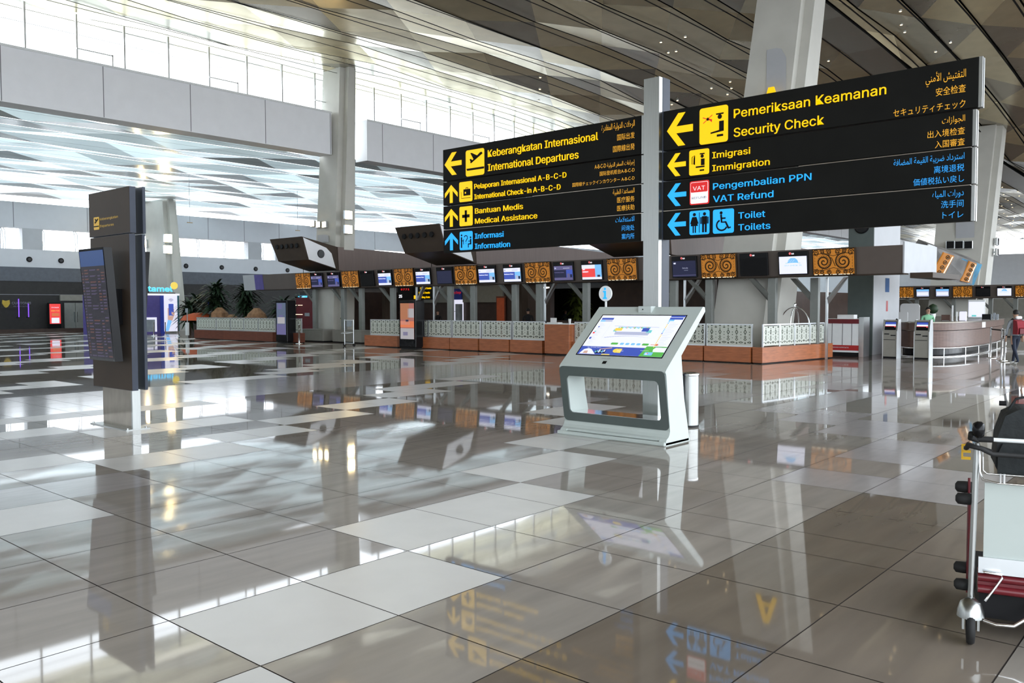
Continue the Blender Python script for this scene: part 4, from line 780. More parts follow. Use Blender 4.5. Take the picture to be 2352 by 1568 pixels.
r = thing('white_cabinet', 'white and red cabinet with three doors beside the corner barrier', 'cabinet', (24.35, 5.42, 0), FRONT)
b1('carcass', r, -.52, .62, .0, .5, .12, 1.15, 'litwhite' if 0 else 'white'); b1('red_header', r, -.5, .5, -.01, 0, 1.0, 1.14, 'maroon'); o = b1('red_footer', r, -.5, .5, -.012, 0, .18, .34, 'red'); text('DILARANG MEROKOK', 'white', -.4, .25, -.013, cap=.05, width=.6, parent=o)
for x in (-.32, .0, .28): b1('door_gap', r, x-.006, x+.006, -.004, 0, .34, 1.0, 'blackm')
b1('steel_side', r, .5, .64, -.02, .5, 0, 1.2, 'alu'); b1('plinth', r, -.5, .5, .03, .5, 0, .12, 'blackm'); b1('paper_stack', r, -.2, .3, .1, .4, 1.15, 1.27, 'whitec')
# dark tower with nozzle, light side
r = thing('air_tower', 'dark square tower with a round black nozzle at the right end of the near fascia', 'tower', (25.5, 5.25, 0), FRONT); r.scale = (1.134, 1.134, 1.134)
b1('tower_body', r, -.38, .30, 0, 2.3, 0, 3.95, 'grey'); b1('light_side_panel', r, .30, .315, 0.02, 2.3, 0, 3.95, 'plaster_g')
mb = MB(); mb.lathe([(.17, -.05), (.20, -.03), (.20, 0)], 'black', (-.02, -.0, 3.56), 20, 'y'); mb.build('nozzle', r)
b1('notice', r, .316, .32, 1.0, 1.35, 1.75, 2.15, 'bluec'); b1('fire_tag', r, .316, .32, 1.1, 1.25, 1.2, 1.5, 'red')
r = thing('fire_extinguisher', 'red fire extinguisher against the light side of the square tower', 'extinguisher', (27.3, 4.72, .0), 0); mb = MB(); mb.lathe([(.08, .5), (.08, .95), (.05, 1.02), (.025, 1.05)], 'red', n=14); mb.build('cylinder_body', r); mb = MB(); mb.lathe([(.03, 1.05), (.04, 1.08), (.02, 1.12)], 'blackm', n=10); mb.tube([(0, 0, 1.08), (.1, 0, 1.0), (.1, 0, .7)], .012, 'rubber'); mb.build('hose_valve', r); b1('stand', r, -.09, .09, -.09, .09, 0, .5, 'blackm')

# overhead brown ducts with nozzle panels
def pod(label, Y, X0, L, w_=2.45, pale=True):
    r = thing('overhead_duct', label, 'air duct', (X0, Y, 0), 0)
    lo = [(.24, -.10, 3.62), (1.9, -.1, 3.2), (1.9, w_-.35, 3.2), (.24, w_-.30, 3.62)]; hi = [(0, 0, 4.62), (1.9, 0, 4.26), (1.9, w_, 4.26), (0, w_, 4.62)]
    mb = MB(); mb.hexa(lo, hi, 'brown_d'); mb.hexa([(1.9, -.12, 3.2), (L, -.12, 2.9), (L, .14, 2.9), (1.9, .14, 3.2)], [(1.9, -.04, 4.26), (L, -.04, 3.85), (L, .14, 3.85), (1.9, .14, 4.26)], 'brown'); mb.build('duct_body', r)
    def sd(x, t): # point on -Y side face near the front
        k = (x-.0)/2.2; zt = 4.62-.40*k; zb = 3.62-(x-.24)*.24; z = zb+(zt-zb)*t; return (x, -.10+.10*t-.012, z)
    mb = MB(); mb.add([sd(.28, .02), sd(1.72, .02), sd(1.55, .62), sd(1.28, .80), sd(.06, .97)], [(0, 1, 2, 3, 4)], 'plaster'); mb.build('pale_end_panel', r)
    c = sd(.95, .45); mb = MB(); mb.lathe([(.17, -.04), (.19, -.02), (.19, 0)], 'black', c, 20, 'y'); mb.build('nozzle', r)
    mb = MB()
    for i in range(5): mb.lathe([(.10, -.04), (.11, 0)], 'blackm', (.06, .45+i*.38, 4.25), 12, 'x')
    mb.build('face_nozzles', r)
    b1('support_leg', r, 4.6, 5.0, -.1, .12, 0, 3.2, 'brown_d'); return r
pod('brown overhead duct with pale nozzle panel at the far left end of the near counters', 27.24, 20.0, 17)
pod('brown overhead duct partly hidden behind the left end of the direction sign', 18.68, 20.0, 17)
pod('brown overhead duct seen under the direction sign just left of its post', 10.1, 20.0, 15)

# back of the island: dark partition with doors and lit bits
bw = MB(); ya_, yb_ = onX(1264, 700, 28.5).y, onX(1396, 700, 28.5).y; bw.box(28.5, 28.8, ya_, 36, 0, 2.9, 'darkbrown'); bw.box(28.5, 28.8, 8.9, yb_, 0, 2.9, 'darkbrown'); bw.box(28.5, 28.8, yb_, ya_, 2.35, 2.9, 'bulkhead'); bw.box(28.5, 28.8, yb_, ya_, 0, .9, 'darkbrown'); bw.box(28.4, 28.5, 23.0, 28.5, 1.75, 2.6, 'deskgrey'); bw.box(28.35, 28.5, 9.0, 36, 2.6, 2.9, 'brown_d')
bw.box(24.5, 28.5, 30.6, 30.8, 0, 2.3, 'darkbrown'); struct(bw, 'wall_1')
bw = MB(); bw.box(35, 35.2, 13, 32, 0, 2.7, 'dark'); bw.box(28.8, 35, 31.8, 32, 0, 2.7, 'dark'); bw.box(28.8, 35, 13, 32, 2.7, 2.78, 'dark'); struct(bw, 'wall_3')  # dark enclosure added behind the opening to block the bright hall
def panelthing(name, label, cat, Y0, Y1, z0, z1, m, X=28.38, d=.08, extra=None):
    r = thing(name, label, cat, (X, (Y0+Y1)/2, z0), FRONT); w_ = Y0-Y1
    b1('panel', r, -w_/2, w_/2, 0, d, 0, z1-z0, m)
    if extra: extra(r, w_, z1-z0)
    return r
def yat(px, X=28.38): return onX(px, 700, X).y
def zat(px, py, X=28.38): return onX(px, py, X).z
panelthing('wood_door', 'orange wooden panel door behind the posts left of the pink poster totem', 'door', yat(874), yat(903), 0, zat(880, 692), 'wood', extra=lambda r, w_, h: b1('small_window', r, -.12, .06, -.01, 0, h-.45, h-.25, 'greyc'))
panelthing('wood_door', 'orange lit narrow panel between posts behind the second patterned pane', 'door', yat(1141), yat(1158), 0, zat(1150, 684), 'orange', extra=lambda r, w_, h: b1('frame', r, -w_/2-.05, w_/2+.05, .01, .07, 0, h+.08, 'wood_d'))
def stall(r, w_, h):
    b1('header', r, -w_/2, w_/2, -.05, 0, h, h+.55, 'bluew'); o = b1('shelf_line', r, -w_/2, w_/2, -.03, 0, h*.45, h*.47, 'seam'); text('Money Changer', 'litred', 0, h+.30, -.06, cap=.17, width=w_*.95, center=True, parent=r); b1('side_column', r, w_/2-.3, w_/2, -.2, 0, 0, h*.8, 'greyc')
panelthing('lightbox_stall', 'bright white lightbox stall with a red sign seen between two posts', 'stall', yat(1038), yat(1062), .8, zat(1050, 688), 'litpanel', extra=stall)
panelthing('maroon_machine', 'dark red machine with two lit strips right of the grey-blue poster totem', 'machine', yat(680, 23.5), yat(718, 23.5), 0, 2.02, 'maroon', X=23.5, d=.5, extra=lambda r, w_, h: (b1('light_strip', r, -w_/2-.1, -w_/2+.55, -.02, 0, 1.62, 1.65, 'led'), b1('light_strip', r, -w_/2-.1, -w_/2+.55, -.02, 0, 1.15, 1.18, 'led'), b1('notice', r, .05, .45, -.02, 0, 1.08, 1.25, 'greyc')))
r = panelthing('blue_lit_sign', 'small bright cyan sign over the dark red machine', 'sign', yat(685, 24), yat(703, 24), zat(694, 686, 24), zat(694, 679, 24), 'cyan', X=24, extra=lambda r, w_, h: text('TOILET', 'litwhite', 0, .06, -.002, cap=.12, width=w_*.7, center=True, parent=r)); b1('hanger', r, -.3, .3, .08, .12, 0, .35, 'dark'); b1('hanging_rod', r, -.01, .01, .09, .11, .3, 2.0, 'dark')
r = thing('hanging_sign', 'black hanging sign with four slanting yellow lines right of the pink poster totem', 'sign', (27.0, yat(972, 27), zat(972, 688, 27)), FRONT); b1('sign_board', r, -.75, .75, 0, .06, 0, .95, 'signblack')
for i, (tx, wd) in enumerate((('Keberangkatan', .7), ('Check-in Counter', .8), ('Domestic Transfer', .8), ('Boarding Gate', .9))): text(tx, 'y', .0-.1*i-.35+.25, .74-.22*i, -.003, cap=.13, width=wd, parent=r, off=.01)
b1('icon', r, -.72, -.5, -.01, 0, .04, .22, 'y'); b1('rod', r, -.6, -.57, .02, .05, .95, 2.0, 'dark'); b1('rod', r, .57, .6, .02, .05, .95, 2.0, 'dark')
r = thing('hanging_sign', 'small hanging sign with red and white lines above the pink poster totem', 'sign', (26.0, yat(931, 26), zat(931, 688, 26)), FRONT); b1('sign_board', r, -.55, .55, 0, .06, 0, .62, 'signblack'); text('0 7 7 1', 'litred', 0, .46, -.003, cap=.12, width=.6, center=True, parent=r, off=.02); text('25', 'litwhite', -.45, .10, -.003, cap=.2, parent=r, off=.02); b1('rod', r, -.02, .02, .02, .05, .62, 2.0, 'dark')
mb = MB(); mb.prism_y([(-.15, .64), (.15, .64), (0, .95)], 0, .03, 'tan'); mb.build('warning_triangle', r)
# desk top objects
r = thing('paper_tray', 'white paper tray on the tall orange wooden desk', 'tray', (19.45, 12.95, 1.01), FRONT); b1('tray_back', r, -.12, .12, .1, .12, 0, .17, 'whitec'); b1('tray_base', r, -.12, .35, -.1, .12, 0, .03, 'whitec')
r = thing('paper_cup', 'white paper cup at the right end of the tall orange wooden desk', 'cup', (19.5, 12.25, 1.01), 0); mb = MB(); mb.lathe([(.035, 0), (.05, .15), (.045, .15)], 'whitec', n=14); mb.build('cup_body', r)
r = thing('flower_vase', 'small vase of yellow-green flowers on a stand behind the grey desks', 'vase', (22.0, 27.0, 0), 0); mb = MB(); mb.lathe([(.10, 0), (.12, .5), (.10, .72), (.05, .75)], 'tan', n=14); mb.build('vase_body', r); mb = MB(); rr = random.Random(2)
for k in range(14):
    a = rr.uniform(0, 6.28); d = rr.uniform(.02, .12); z = rr.uniform(.9, 1.15); mb.tube([(0, 0, .72), (d*.5*math.cos(a), d*.5*math.sin(a), .85), (d*math.cos(a), d*math.sin(a), z)], .006, 'leafy', 5)
    mb.lathe([(.0, -.02), (.03, 0), (.0, .03)], 'leafy', (d*math.cos(a), d*math.sin(a), z), 6)
mb.build('flowers', r)

# ------------------------------------------------------------------ right end: grey end block, tilted mural, island B, round counter, self check-in machines
r = thing('end_block', 'plain light grey block closing the right end of the near fascia', 'fascia', (21.4, 2.83, 0), FRONT)
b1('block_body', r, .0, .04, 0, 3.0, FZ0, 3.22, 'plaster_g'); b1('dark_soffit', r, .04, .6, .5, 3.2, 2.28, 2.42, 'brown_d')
r = thing('tilted_mural', 'slanted grey and blue mural box holding two upright batik lanterns, far right', 'mural', (24.5, 2.9, 0), 0)
P1, P2, P3, P4 = onX(2143, 566, 24.5), onX(2256, 606, 28), onX(2236, 656, 28), onX(2105, 627, 24.5); O = Vector((24.5, 2.9, 0))
nrm = (P2-P1).cross(P4-P1).normalized(); nrm = nrm if nrm.dot(CAM-P1) > 0 else -nrm
def mq(a, b, e=0.): return (P1*(1-a)*(1-b)+P2*a*(1-b)+P3*a*b+P4*(1-a)*b)-O+nrm*e
mb = MB(); mb.add([mq(0, 0), mq(1, 0), mq(1, 1), mq(0, 1), mq(0, 0, -.5), mq(1, 0, -.5), mq(1, 1, -.5), mq(0, 1, -.5)], [(0, 1, 2, 3), (7, 6, 5, 4), (0, 4, 5, 1), (1, 5, 6, 2), (2, 6, 7, 3), (3, 7, 4, 0)], 'artgrey'); mb.build('mural_board', r)
def mpatch(name, a0, a1, b0, b1_, m, e): mb = MB(); mb.add([mq(a0, b0, e), mq(a1, b0, e), mq(a1, b1_, e), mq(a0, b1_, e), mq(a0, b0, 0), mq(a1, b0, 0), mq(a1, b1_, 0), mq(a0, b1_, 0)], [(0, 1, 2, 3), (0, 4, 5, 1), (1, 5, 6, 2), (2, 6, 7, 3), (3, 7, 4, 0)], m); return mb.build(name, r)
mpatch('white_edge', -.10, .02, -.03, 1.0, 'white', .03); mpatch('blue_painting', .88, 1.0, .03, .97, 'artblue', .006); mpatch('blue_painting', .58, .70, .05, .45, 'artblue', .006)
for a0, a1 in ((.20, .40), (.72, .87)):
    o = mpatch('amber_lantern', a0, a1, .06, .90, 'amber', .05); o2 = mpatch('lantern_light_strip', a1-.03, a1-.015, .1, .85, 'led', .056)
    for k in range(4):
        c = (a0+a1)/2; b_ = .16+.2*k; mb = MB(); pts = [mq(c+.045*(1-t/14)*math.cos(t*.8), b_+.085*(1-t/14)*math.sin(t*.8), .053) for t in range(13)]
        mb.tube(pts, .018, 'amberd', 4); mb.build('lantern_spiral', r)
fasc(12.5, -6, 46, 1.92, 2.56, 'distant fascia with screens and amber lanterns at the far right counters', leftend=False)
for c, lab in ((9.9, 'left amber lantern on the distant fascia'), (7.1, 'middle amber lantern on the distant fascia'), (4.3, 'amber lantern at the right edge of the photo on the distant fascia')): lantern(lab, 45.93, c, 2.24, .78, 'amber lanterns on the distant fascia')
for c, k, lab in ((9.0, 'blue', 'left bright blue screen on the distant fascia'), (8.05, 'blue', 'second bright blue screen on the distant fascia'), (6.17, 'off', 'blank black screen on the distant fascia'), (5.22, 'self', 'white screen with a blue dome on the distant fascia')): screen_tv(lab, 45.93, c, 2.24, k, .76, 'screens on the distant fascia')
bw2 = MB(); bw2.box(51, 51.3, -8, 12, 0, 1.9, 'deskgrey'); bw2.box(36, 51, 11.8, 12, 0, 2.2, 'darkbrown'); struct(bw2, 'wall_2')
for i, Y in enumerate((9.4, 7.6, 5.9, 4.8)): o = post(Y, X=46.3, brace=1, label=('leftmost', 'second', 'third', 'rightmost')[i]+' grey brace post under the distant fascia'); o.scale = (.8, .8, .8); o['group'] = 'posts under the distant fascia'
block('far_desk', 'long grey desk under the distant fascia', 'desk', 44.8, 6.5, 9, .8, .95, 'deskgrey')
block('screen_kiosk', 'white kiosk with a bright lilac screen standing behind the round counter', 'kiosk', 33.0, onX(2243, 700, 33).y, .62, .2, 1.05, 'white')
r = panelthing('lilac_display', 'bright lilac display with rounded white frame behind the round counter', 'display', onX(2224, 700, 32.9).y, onX(2262, 700, 32.9).y, 1.09, 1.75, 'white', X=32.9); b1('screen', r, -.26, .26, -.01, 0, .03, .58, 'scrw'); b1('green_strip', r, -.15, .0, -.014, -.01, .04, .1, 'scrc')
# round counter
arc = [(26.6, 4.5), (25.8, 4.2), (25.35, 3.7), (25.5, 3.1), (26.3, 2.72), (28.0, 2.55), (30.5, 2.65), (33.0, 2.85), (35.0, 3.1)]
arc = [Vector((a, b)) for a, b in arc]
def smooth(P, n=6):
    out = []
    for i in range(len(P)-1):
        p0, p1, p2, p3 = P[max(i-1, 0)], P[i], P[i+1], P[min(i+2, len(P)-1)]
        for k in range(n): t = k/n; out.append(.5*((2*p1)+(-p0+p2)*t+(2*p0-5*p1+4*p2-p3)*t*t+(-p0+3*p1-3*p2+p3)*t**3))
    return out+[P[-1]]
A3 = smooth(arc)
def offs(P, d):
    out = []
    for i, p in enumerate(P):
        t = (P[min(i+1, len(P)-1)]-P[max(i-1, 0)]).normalized(); out.append(p+Vector((-t.y, t.x))*d)
    return out
r = thing('round_counter', 'curved brown wooden information counter with a steel foot rail, at right', 'counter', (27, 4, 0), 0)
def strip(name, z0, z1, d0, d1, m, zz=None):
    I, J = offs(A3, d0), offs(A3, d1); n = len(A3); vs = [(p.x-27, p.y-4, z0) for p in I]+[(p.x-27, p.y-4, z1) for p in I]+[(p.x-27, p.y-4, z0) for p in J]+[(p.x-27, p.y-4, z1) for p in J]; fs = []
    for i in range(n-1): fs += [(i, i+1, n+i+1, n+i), (2*n+i, 3*n+i, 3*n+i+1, 2*n+i+1), (n+i, n+i+1, 3*n+i+1, 3*n+i), (i, 2*n+i, 2*n+i+1, i+1)]
    fs += [(0, n, 3*n, 2*n), (n-1, 3*n-1, 4*n-1, 2*n-1)]
    mb = MB(); mb.add(vs, fs, m); return mb.build(name, r)
strip('lower_front', .26, .78, .05, .7, 'woodrnd'); strip('upper_front', .80, 1.02, .0, .25, 'woodrnd'); strip('counter_top', 1.02, 1.05, -.04, .55, 'steel_w'); strip('dark_recess', 0, .26, .18, .7, 'black')
for z, d in ((.27, -.10), (.015, -.10)): mb = MB(); mb.tube([(p.x-27, p.y-4, z) for p in offs(A3, d)], .022, 'chrome', 8); mb.build('foot_rail', r)
R_ = offs(A3, -.10)
for k in (20, 26, 30, 34, 38, 42, 46): p = R_[k]; mb = MB(); mb.tube([(p.x-27, p.y-4, 0), (p.x-27, p.y-4, .27)], .016, 'chrome', 6); mb.build('rail_support', r)
p = offs(A3, -.008)[33]; b1('white_notice', r, p.x-27-.25, p.x-27+.2, p.y-4-.01, p.y-4, .82, 1.0, 'white')
def item(name, label, cat, px, X, z0, w_, h, m, d=.05, roundness=0, py=740):
    y = onX(px, py, X).y; r = thing(name, label, cat, (X, y, z0), FRONT); mb = MB(); mb.prism_y(rrect(-w_/2, 0, w_/2, h, max(roundness, .004)), 0, d, m); mb.build('panel', r); mb = MB(); mb.box(-w_/2*.8, w_/2*.8, -.03, d+.05, 0, .02, 'alu'); mb.build('foot', r); return r
item('acrylic_screen', 'large frosted screen with rounded corners behind the self check-in machines', 'screen divider', 2089, 25.75, 1.05, .56, .56, 'acrylic', roundness=.1)
item('acrylic_screen', 'smaller frosted screen in front of the large frosted screen', 'screen divider', 2074, 25.55, 1.05, .26, .30, 'acrylic', roundness=.03)
item('paper_lantern', 'glowing cream lampshade on the round counter', 'lamp', 2211, 28.0, 1.05, .20, .30, 'lampw' if 0 else 'litpanel', d=.1, roundness=.03)
for i, (px, h) in enumerate(((2187, .5), (2197, .3))): item('sign_stand', ('tall', 'short slanted')[i]+' white sign stand on the round counter', 'sign', px, 27.4, 1.05, .04, h, 'white', d=.03)
for i, (px, m, lab) in enumerate(((2172, 'woodrnd', 'brown monitor back on the round counter'), (2265, 'blackm', 'small dark monitor at the right of the round counter'))): item('desk_monitor', lab, 'monitor', px, (27.6, 30.2)[i], 1.05, .26, .20, m)
for i, px in enumerate((2275, 2283, 2290)): item('bottle', ('left', 'middle', 'right')[i]+' pale bottle at the right end of the round counter', 'bottle', px, 30.5, 1.05, .07, .2+.04*(i % 2), 'greyc', d=.06, roundness=.02)
r = thing('potted_plant', 'small round green plant on the round counter behind the green-shirted clerk', 'plant', (29.0, onX(2143, 710, 29).y, 1.05), 0); mb = MB(); mb.lathe([(.06, 0), (.09, .2), (.08, .22)], 'white', n=14); mb.build('pot', r); mb = MB(); mb.lathe([(.02, .2), (.14, .28), (.17, .38), (.12, .5), (.02, .55)], 'leaf', n=12); mb.build('foliage', r)
r = thing('potted_plant', 'placeholder', 'plant', (0, 0, 0)); bpy.data.objects.remove(r)
def machine(label, px0, px1, X=24.1):
    ya, yb = onX(px0, 780, X).y, onX(px1, 780, X).y; w_ = ya-yb; r = thing('self_check_in_machine', label, 'check-in machine', (X, (ya+yb)/2, 0), FRONT, 'self check-in machines'); a = w_/2
    mb = MB(); mb.prism_x([(0, .05), (0, .80), (.10, 1.13), (.30, 1.13), (.35, .7), (.35, .05)], -a+.02, a-.02, 'deskgrey'); mb.build('machine_body', r)
    for sx, n in ((-a, 'left_rim'), (a-.02, 'right_rim')): mb = MB(); mb.prism_x([(-.02, .0), (-.02, .80), (.085, 1.14), (.31, 1.15), (.36, .7), (.36, 0)], sx, sx+.02, 'alu'); mb.build('steel_rim', r)
    mb = MB()
    def sl(x, t, e=.004): return (x, 0+.10*t-e, .80+.33*t)
    for x0, t0, x1, t1, m, e in ((-a+.05, .10, a-.05, .85, 'black', .003), (-a+.06, .38, a-.06, .80, 'scrb', .005), (-a+.06, .38, a-.06, .60, 'scrw', .006), (-a+.06, .36, a-.06, .46, 'scrr', .007), (-a+.06, .30, a-.10, .42, 'black', .008)): mb.add([sl(x0, t0, e), sl(x1, t0, e), sl(x1, t1, e), sl(x0, t1, e)], [(0, 1, 2, 3)], m)
    mb.build('touch_screen', r); b1('printer_slot', r, -a+.05, -.02, -.012, 0, .70, .73, 'black'); b1('card_slot', r, .02, a-.05, -.012, 0, .66, .69, 'black'); b1('door_line', r, -a+.03, a-.06, -.004, 0, .54, .555, 'black'); b1('plinth', r, -a+.03, a-.03, .02, .33, 0, .05, 'blackm'); return r
machine('left of two slim grey self check-in machines before the round counter', 2027, 2061); machine('right of two slim grey self check-in machines before the round counter', 2099, 2135)
sp_ = [(26.0, 1.70, 'steel stanchion at the left end of the queue line beside the walker'), (24.9, 1.20, 'steel stanchion just left of the walking traveller, farther back'), (24.1, .97, 'steel stanchion just left of the walking traveller, nearer'), (25.4, .38, 'steel stanchion right of the walking traveller'), (24.4, .28, 'steel stanchion at the right edge beside the walking traveller')]
for X, Y, lab in sp_: stanchion(lab, X, Y, .90, .025)
mb = MB(); mb.box(-.7, .7, -.005, .005, .83, .87, 'blackm'); r = thing('belt_barrier', 'black retractable belt stretched from the left stanchion toward the traveller', 'belt', (25.5, 1.45, 0), 0); o = mb.build('belt', r); r.rotation_euler = (0, 0, math.atan2(1.70-1.20, 26.0-24.9)); b1('belt_clip', r, .55, .6, -.01, .01, .82, .88, 'alu')

# ------------------------------------------------------------------ far left: shops, plants, rocks, posts
r = thing('lit_shop_booth', 'blue shop booth with cyan lettering and a phone-in-hand poster, right of the flight totem', 'shop booth', (22.3, 45, 0), 0)
b1('booth_body', r, -3.5, .25, .05, 2.0, 0, 2.25, 'purple'); b1('blue_corner', r, .15, .42, .0, 1.0, .0, 2.25, 'bluew'); b1('white_cornice', r, -3.5, 1.28, -.15, 1.0, 2.25, 2.36, 'litwhite'); b1('teal_edge', r, 1.18, 1.30, -.03, 1.9, .1, 2.25, 'teal'); b1('top_box', r, -3.5, 1.2, .2, 1.5, 2.36, 2.42, 'dark')
o = b1('hand_poster', r, .36, 1.18, -.05, .0, .1, 2.25, 'litpanel')
mb = MB(); mb.plate([(.40, .12), (.60, .12), (.82, .78), (.58, .86)], -.055, 'scrs'); mb.plate([(.56, .80), (.84, .74), (.98, 1.1), (.96, 1.45), (.82, 1.45), (.86, 1.10), (.74, 1.0), (.66, 1.15), (.64, 1.5), (.56, 1.5)], -.057, 'scrskin'); mb.plate(rrect(.62, 1.05, .93, 1.75, .03), -.06, 'scrb')
mb.plate([(.80, 1.12), (.98, 1.05), (.98, 1.2), (.8, 1.28)], -.064, 'scrskin')
for k in range(3): mb.ribbon([(.77+(.07+.06*k)*math.cos(a), 1.86+(.07+.06*k)*math.sin(a)) for a in [.6+j*.2 for j in range(10)]], .025, -.056, 'scrd')
mb.build('hand_artwork', o)
text('atamel', 'cyan', -.78, 2.50, .28, cap=.42, width=1.85, parent=r, off=.03); mb = MB(); mb.disc(1.12, 2.85, .22, .2, 'scry', .05); mb.build('yellow_balloon', r)
b1('lit_doorway', r, -.9, -.1, -.02, .05, .1, .95, 'litpanel'); b1('doorway_inside', r, -.88, -.22, -.03, -.02, .1, .82, 'greyc')
r = thing('advert_screen', 'red and white lit advert screen beside the steel double doors, far left', 'advert screen', (19.63, 53.2, 0), 0)
b1('screen_stand', r, -.36, .36, 0, .3, 0, 1.85, 'black'); o = b1('advert_picture', r, -.33, .33, -.01, 0, .52, 1.78, 'scrr'); b1('white_block', o, -.22, .24, -.015, -.01, .56, .90, 'scrw'); b1('orange_block', o, -.2, .24, -.015, -.01, 1.0, 1.2, 'scro'); text('GRATIS', 'scry', 0, 1.30, -.012, cap=.12, width=.5, center=True, parent=o); text('ONGKIR', 'scrw', 0, 1.52, -.012, cap=.09, width=.45, center=True, parent=o)
d = MB(); d.box(20.35, 21.02, 53.6, 53.7, 0, 1.85, 'postgrey'); d.box(21.04, 21.7, 53.6, 53.7, 0, 1.85, 'postgrey'); d.box(20.1, 21.9, 53.55, 53.7, 1.98, 2.36, 'deskgrey'); d.box(20.92, 20.95, 53.54, 53.58, .6, 1.25, 'chrome'); d.box(21.10, 21.13, 53.54, 53.58, .6, 1.25, 'chrome'); struct(d, 'door_1')
for i, (x, z0, z1) in enumerate(((17.6, .97, 2.09), (18.15, .96, 1.8))): mb = MB(); mb.tube([(0, 0, z0), (0, 0, z1)], .03, 'neon'); r = thing('neon_tube', ('left', 'right')[i]+' of two upright purple neon tubes on the dark shopfront', 'neon light', (x, 53.4, 0)); mb.build('tube', r); b1('tube_bracket', r, -.03, .03, .03, .3, z0-.05, z0+.02, 'dark')
r = thing('shop_lettering', 'dim gold crest and grey CUSTOMS lettering on the dark shopfront', 'sign', (16.95, 53.6, 1.6)); mb = MB(); mb.plate([(-.2, .42), (-.22, .2), (-.1, .0), (.0, -.05), (.1, 0), (.22, .2), (.2, .42), (0, .36)], 0, 'gold', .04); mb.build('crest', r); text('CUSTOMS', 'seam', .32, .16, 0, cap=.2, width=1.1, parent=r, t=.02, off=.02); text('BEA CUKAI', 'seam', .42, .0, 0, cap=.09, width=.8, parent=r, t=.02); b1('back_plate', r, -.3, 1.5, 0, .3, -.1, .5, 'dark')
def plant(label, X, Y, h, w_, n=60, k_=5, m='leaf', name='indoor_tree'):
    r = thing(name, label, 'tree', (X, Y, 0)); q = random.Random(int(X*10+Y)); mb = MB(); mb.tube([(0, 0, 0), (.05, 0, h*.4), (0, .05, h*.8)], .06, 'bark', 8, [.08, .06, .03]); mb.build('trunk', r); mb = MB()
    for k in range(n*k_):
        a = q.uniform(0, 6.28); el = q.uniform(-.3, 1.4); L = w_*q.uniform(.2, .75); z0 = h*q.uniform(.42, .95); P = []
        for t in (0, .33, .66, 1): P.append(Vector((L*t*math.cos(a)*math.cos(el*.6), L*t*math.sin(a)*math.cos(el*.6), z0+L*.9*(math.sin(el)*t-.55*t*t))))
        s_ = Vector((-math.sin(a), math.cos(a), 0)); ww = .026; vs = []
        for t, p in enumerate(P): b_ = ww*(.5, 1, .8, .05)[t]*3; vs += [p+s_*b_, p-s_*b_]
        mb.add(vs, [(0, 1, 3, 2), (2, 3, 5, 4), (4, 5, 7, 6)], m)
    mb.build('foliage', r); return r
plant('leafy indoor tree at the left of the planted island, beside the shop booth', 24.5, 44.6, 2.3, 1.5)
plant('tallest indoor tree rising over the orange rocks', 23.5, 40.5, 2.9, 1.9, 90); plant('indoor tree right of the tallest one, behind the violet panel', 23.6, 37.5, 2.7, 1.7, 80)
plant('low dark bush between the orange canopy and the tallest indoor tree', 23.0, 42.6, 1.8, 1.7, 60); plant('dark bush at the right end of the rocks', 24.6, 35.6, 1.9, 1.8, 70); plant('dark bushy tree behind the grey poster totem', 24.2, 33.2, 2.1, 1.8, 80); plant('yellow-green indoor tree seen between posts left of the info disc', 31.5, 20.9, 2.2, 1.3, 70, 5, 'leafy'); 
r = thing('rock_mound', 'pile of orange rocks behind the left patterned barrier', 'rocks', (23.4, 38.6, 0)); q = random.Random(4)
mb = MB()
for k in range(9): 
    y = 2.4-k*.62; h = 1.0+.45*math.sin(k*.9)+q.uniform(-.1, .15); n = 10
    mb.lathe([(.55, 0), (.62+q.uniform(-.1, .1), h*.4), (.45+q.uniform(-.1, .1), h*.8), (.15, h)], 'rock', (q.uniform(-.3, .3), y, 0), n)
o = mb.build('rock_body', r, smooth=False); tag(o, kind='stuff')
r = thing('fabric_canopy', 'orange fabric canopy beside the rocks at the left', 'canopy', (22.8, 41.2, 0)); mb = MB(); mb.lathe([(1.0, .80), (.8, 1.08), (.3, 1.22), (.0, 1.24)], 'orange', n=14); mb.build('canopy_cloth', r); mb = MB(); mb.tube([(0, 0, 0), (0, 0, .85)], .04, 'bark'); mb.build('pole', r)
r = panelthing('blue_screen', 'small dim blue screen above the orange rocks', 'screen', onX(478, 700, 28).y, onX(503, 700, 28).y, zat(490, 709, 28), zat(490, 694, 28), 'bluew', X=28); b1('screen_stand', r, -.03, .03, .02, .06, -zat(490, 709, 28), 0, 'blackm')
r = thing('sanitizer_post', 'white dispenser post at the left end of the dark red barrier', 'dispenser', (19.7, 36.75, 0), FRONT); b1('dispenser_box', r, -.1, .1, -.05, .08, .12, .78, 'white', .02); b1('post_shaft', r, -.02, .02, 0, .04, 0, 1.35, 'alu'); b1('sign_square', r, -.12, .12, -.01, .01, 1.28, 1.5, 'greyc')
for i, (X, Y) in enumerate(((18.7, 38.9), (18.95, 38.1), (19.3, 37.4), (19.75, 36.9))):
    if i < 3: stanchion(('left', 'middle', 'right')[i]+' thin steel stanchion below the phone-in-hand poster', X+1.2, Y+1.8, .75, .025)
r = thing('round_wall_lamp', 'bright oval lamp shining between the posts near the round info disc', 'lamp', (27.5, onX(1255, 659, 27.5).y, zat(1255, 659, 27.5)), FRONT); mb = MB(); mb.lathe([(.0, -.06), (.12, -.05), (.14, 0)], 'lampw', n=16); o = mb.build('lamp_glass', r); b1('lamp_rod', r, -.01, .01, -.01, .01, 0, .6, 'dark')
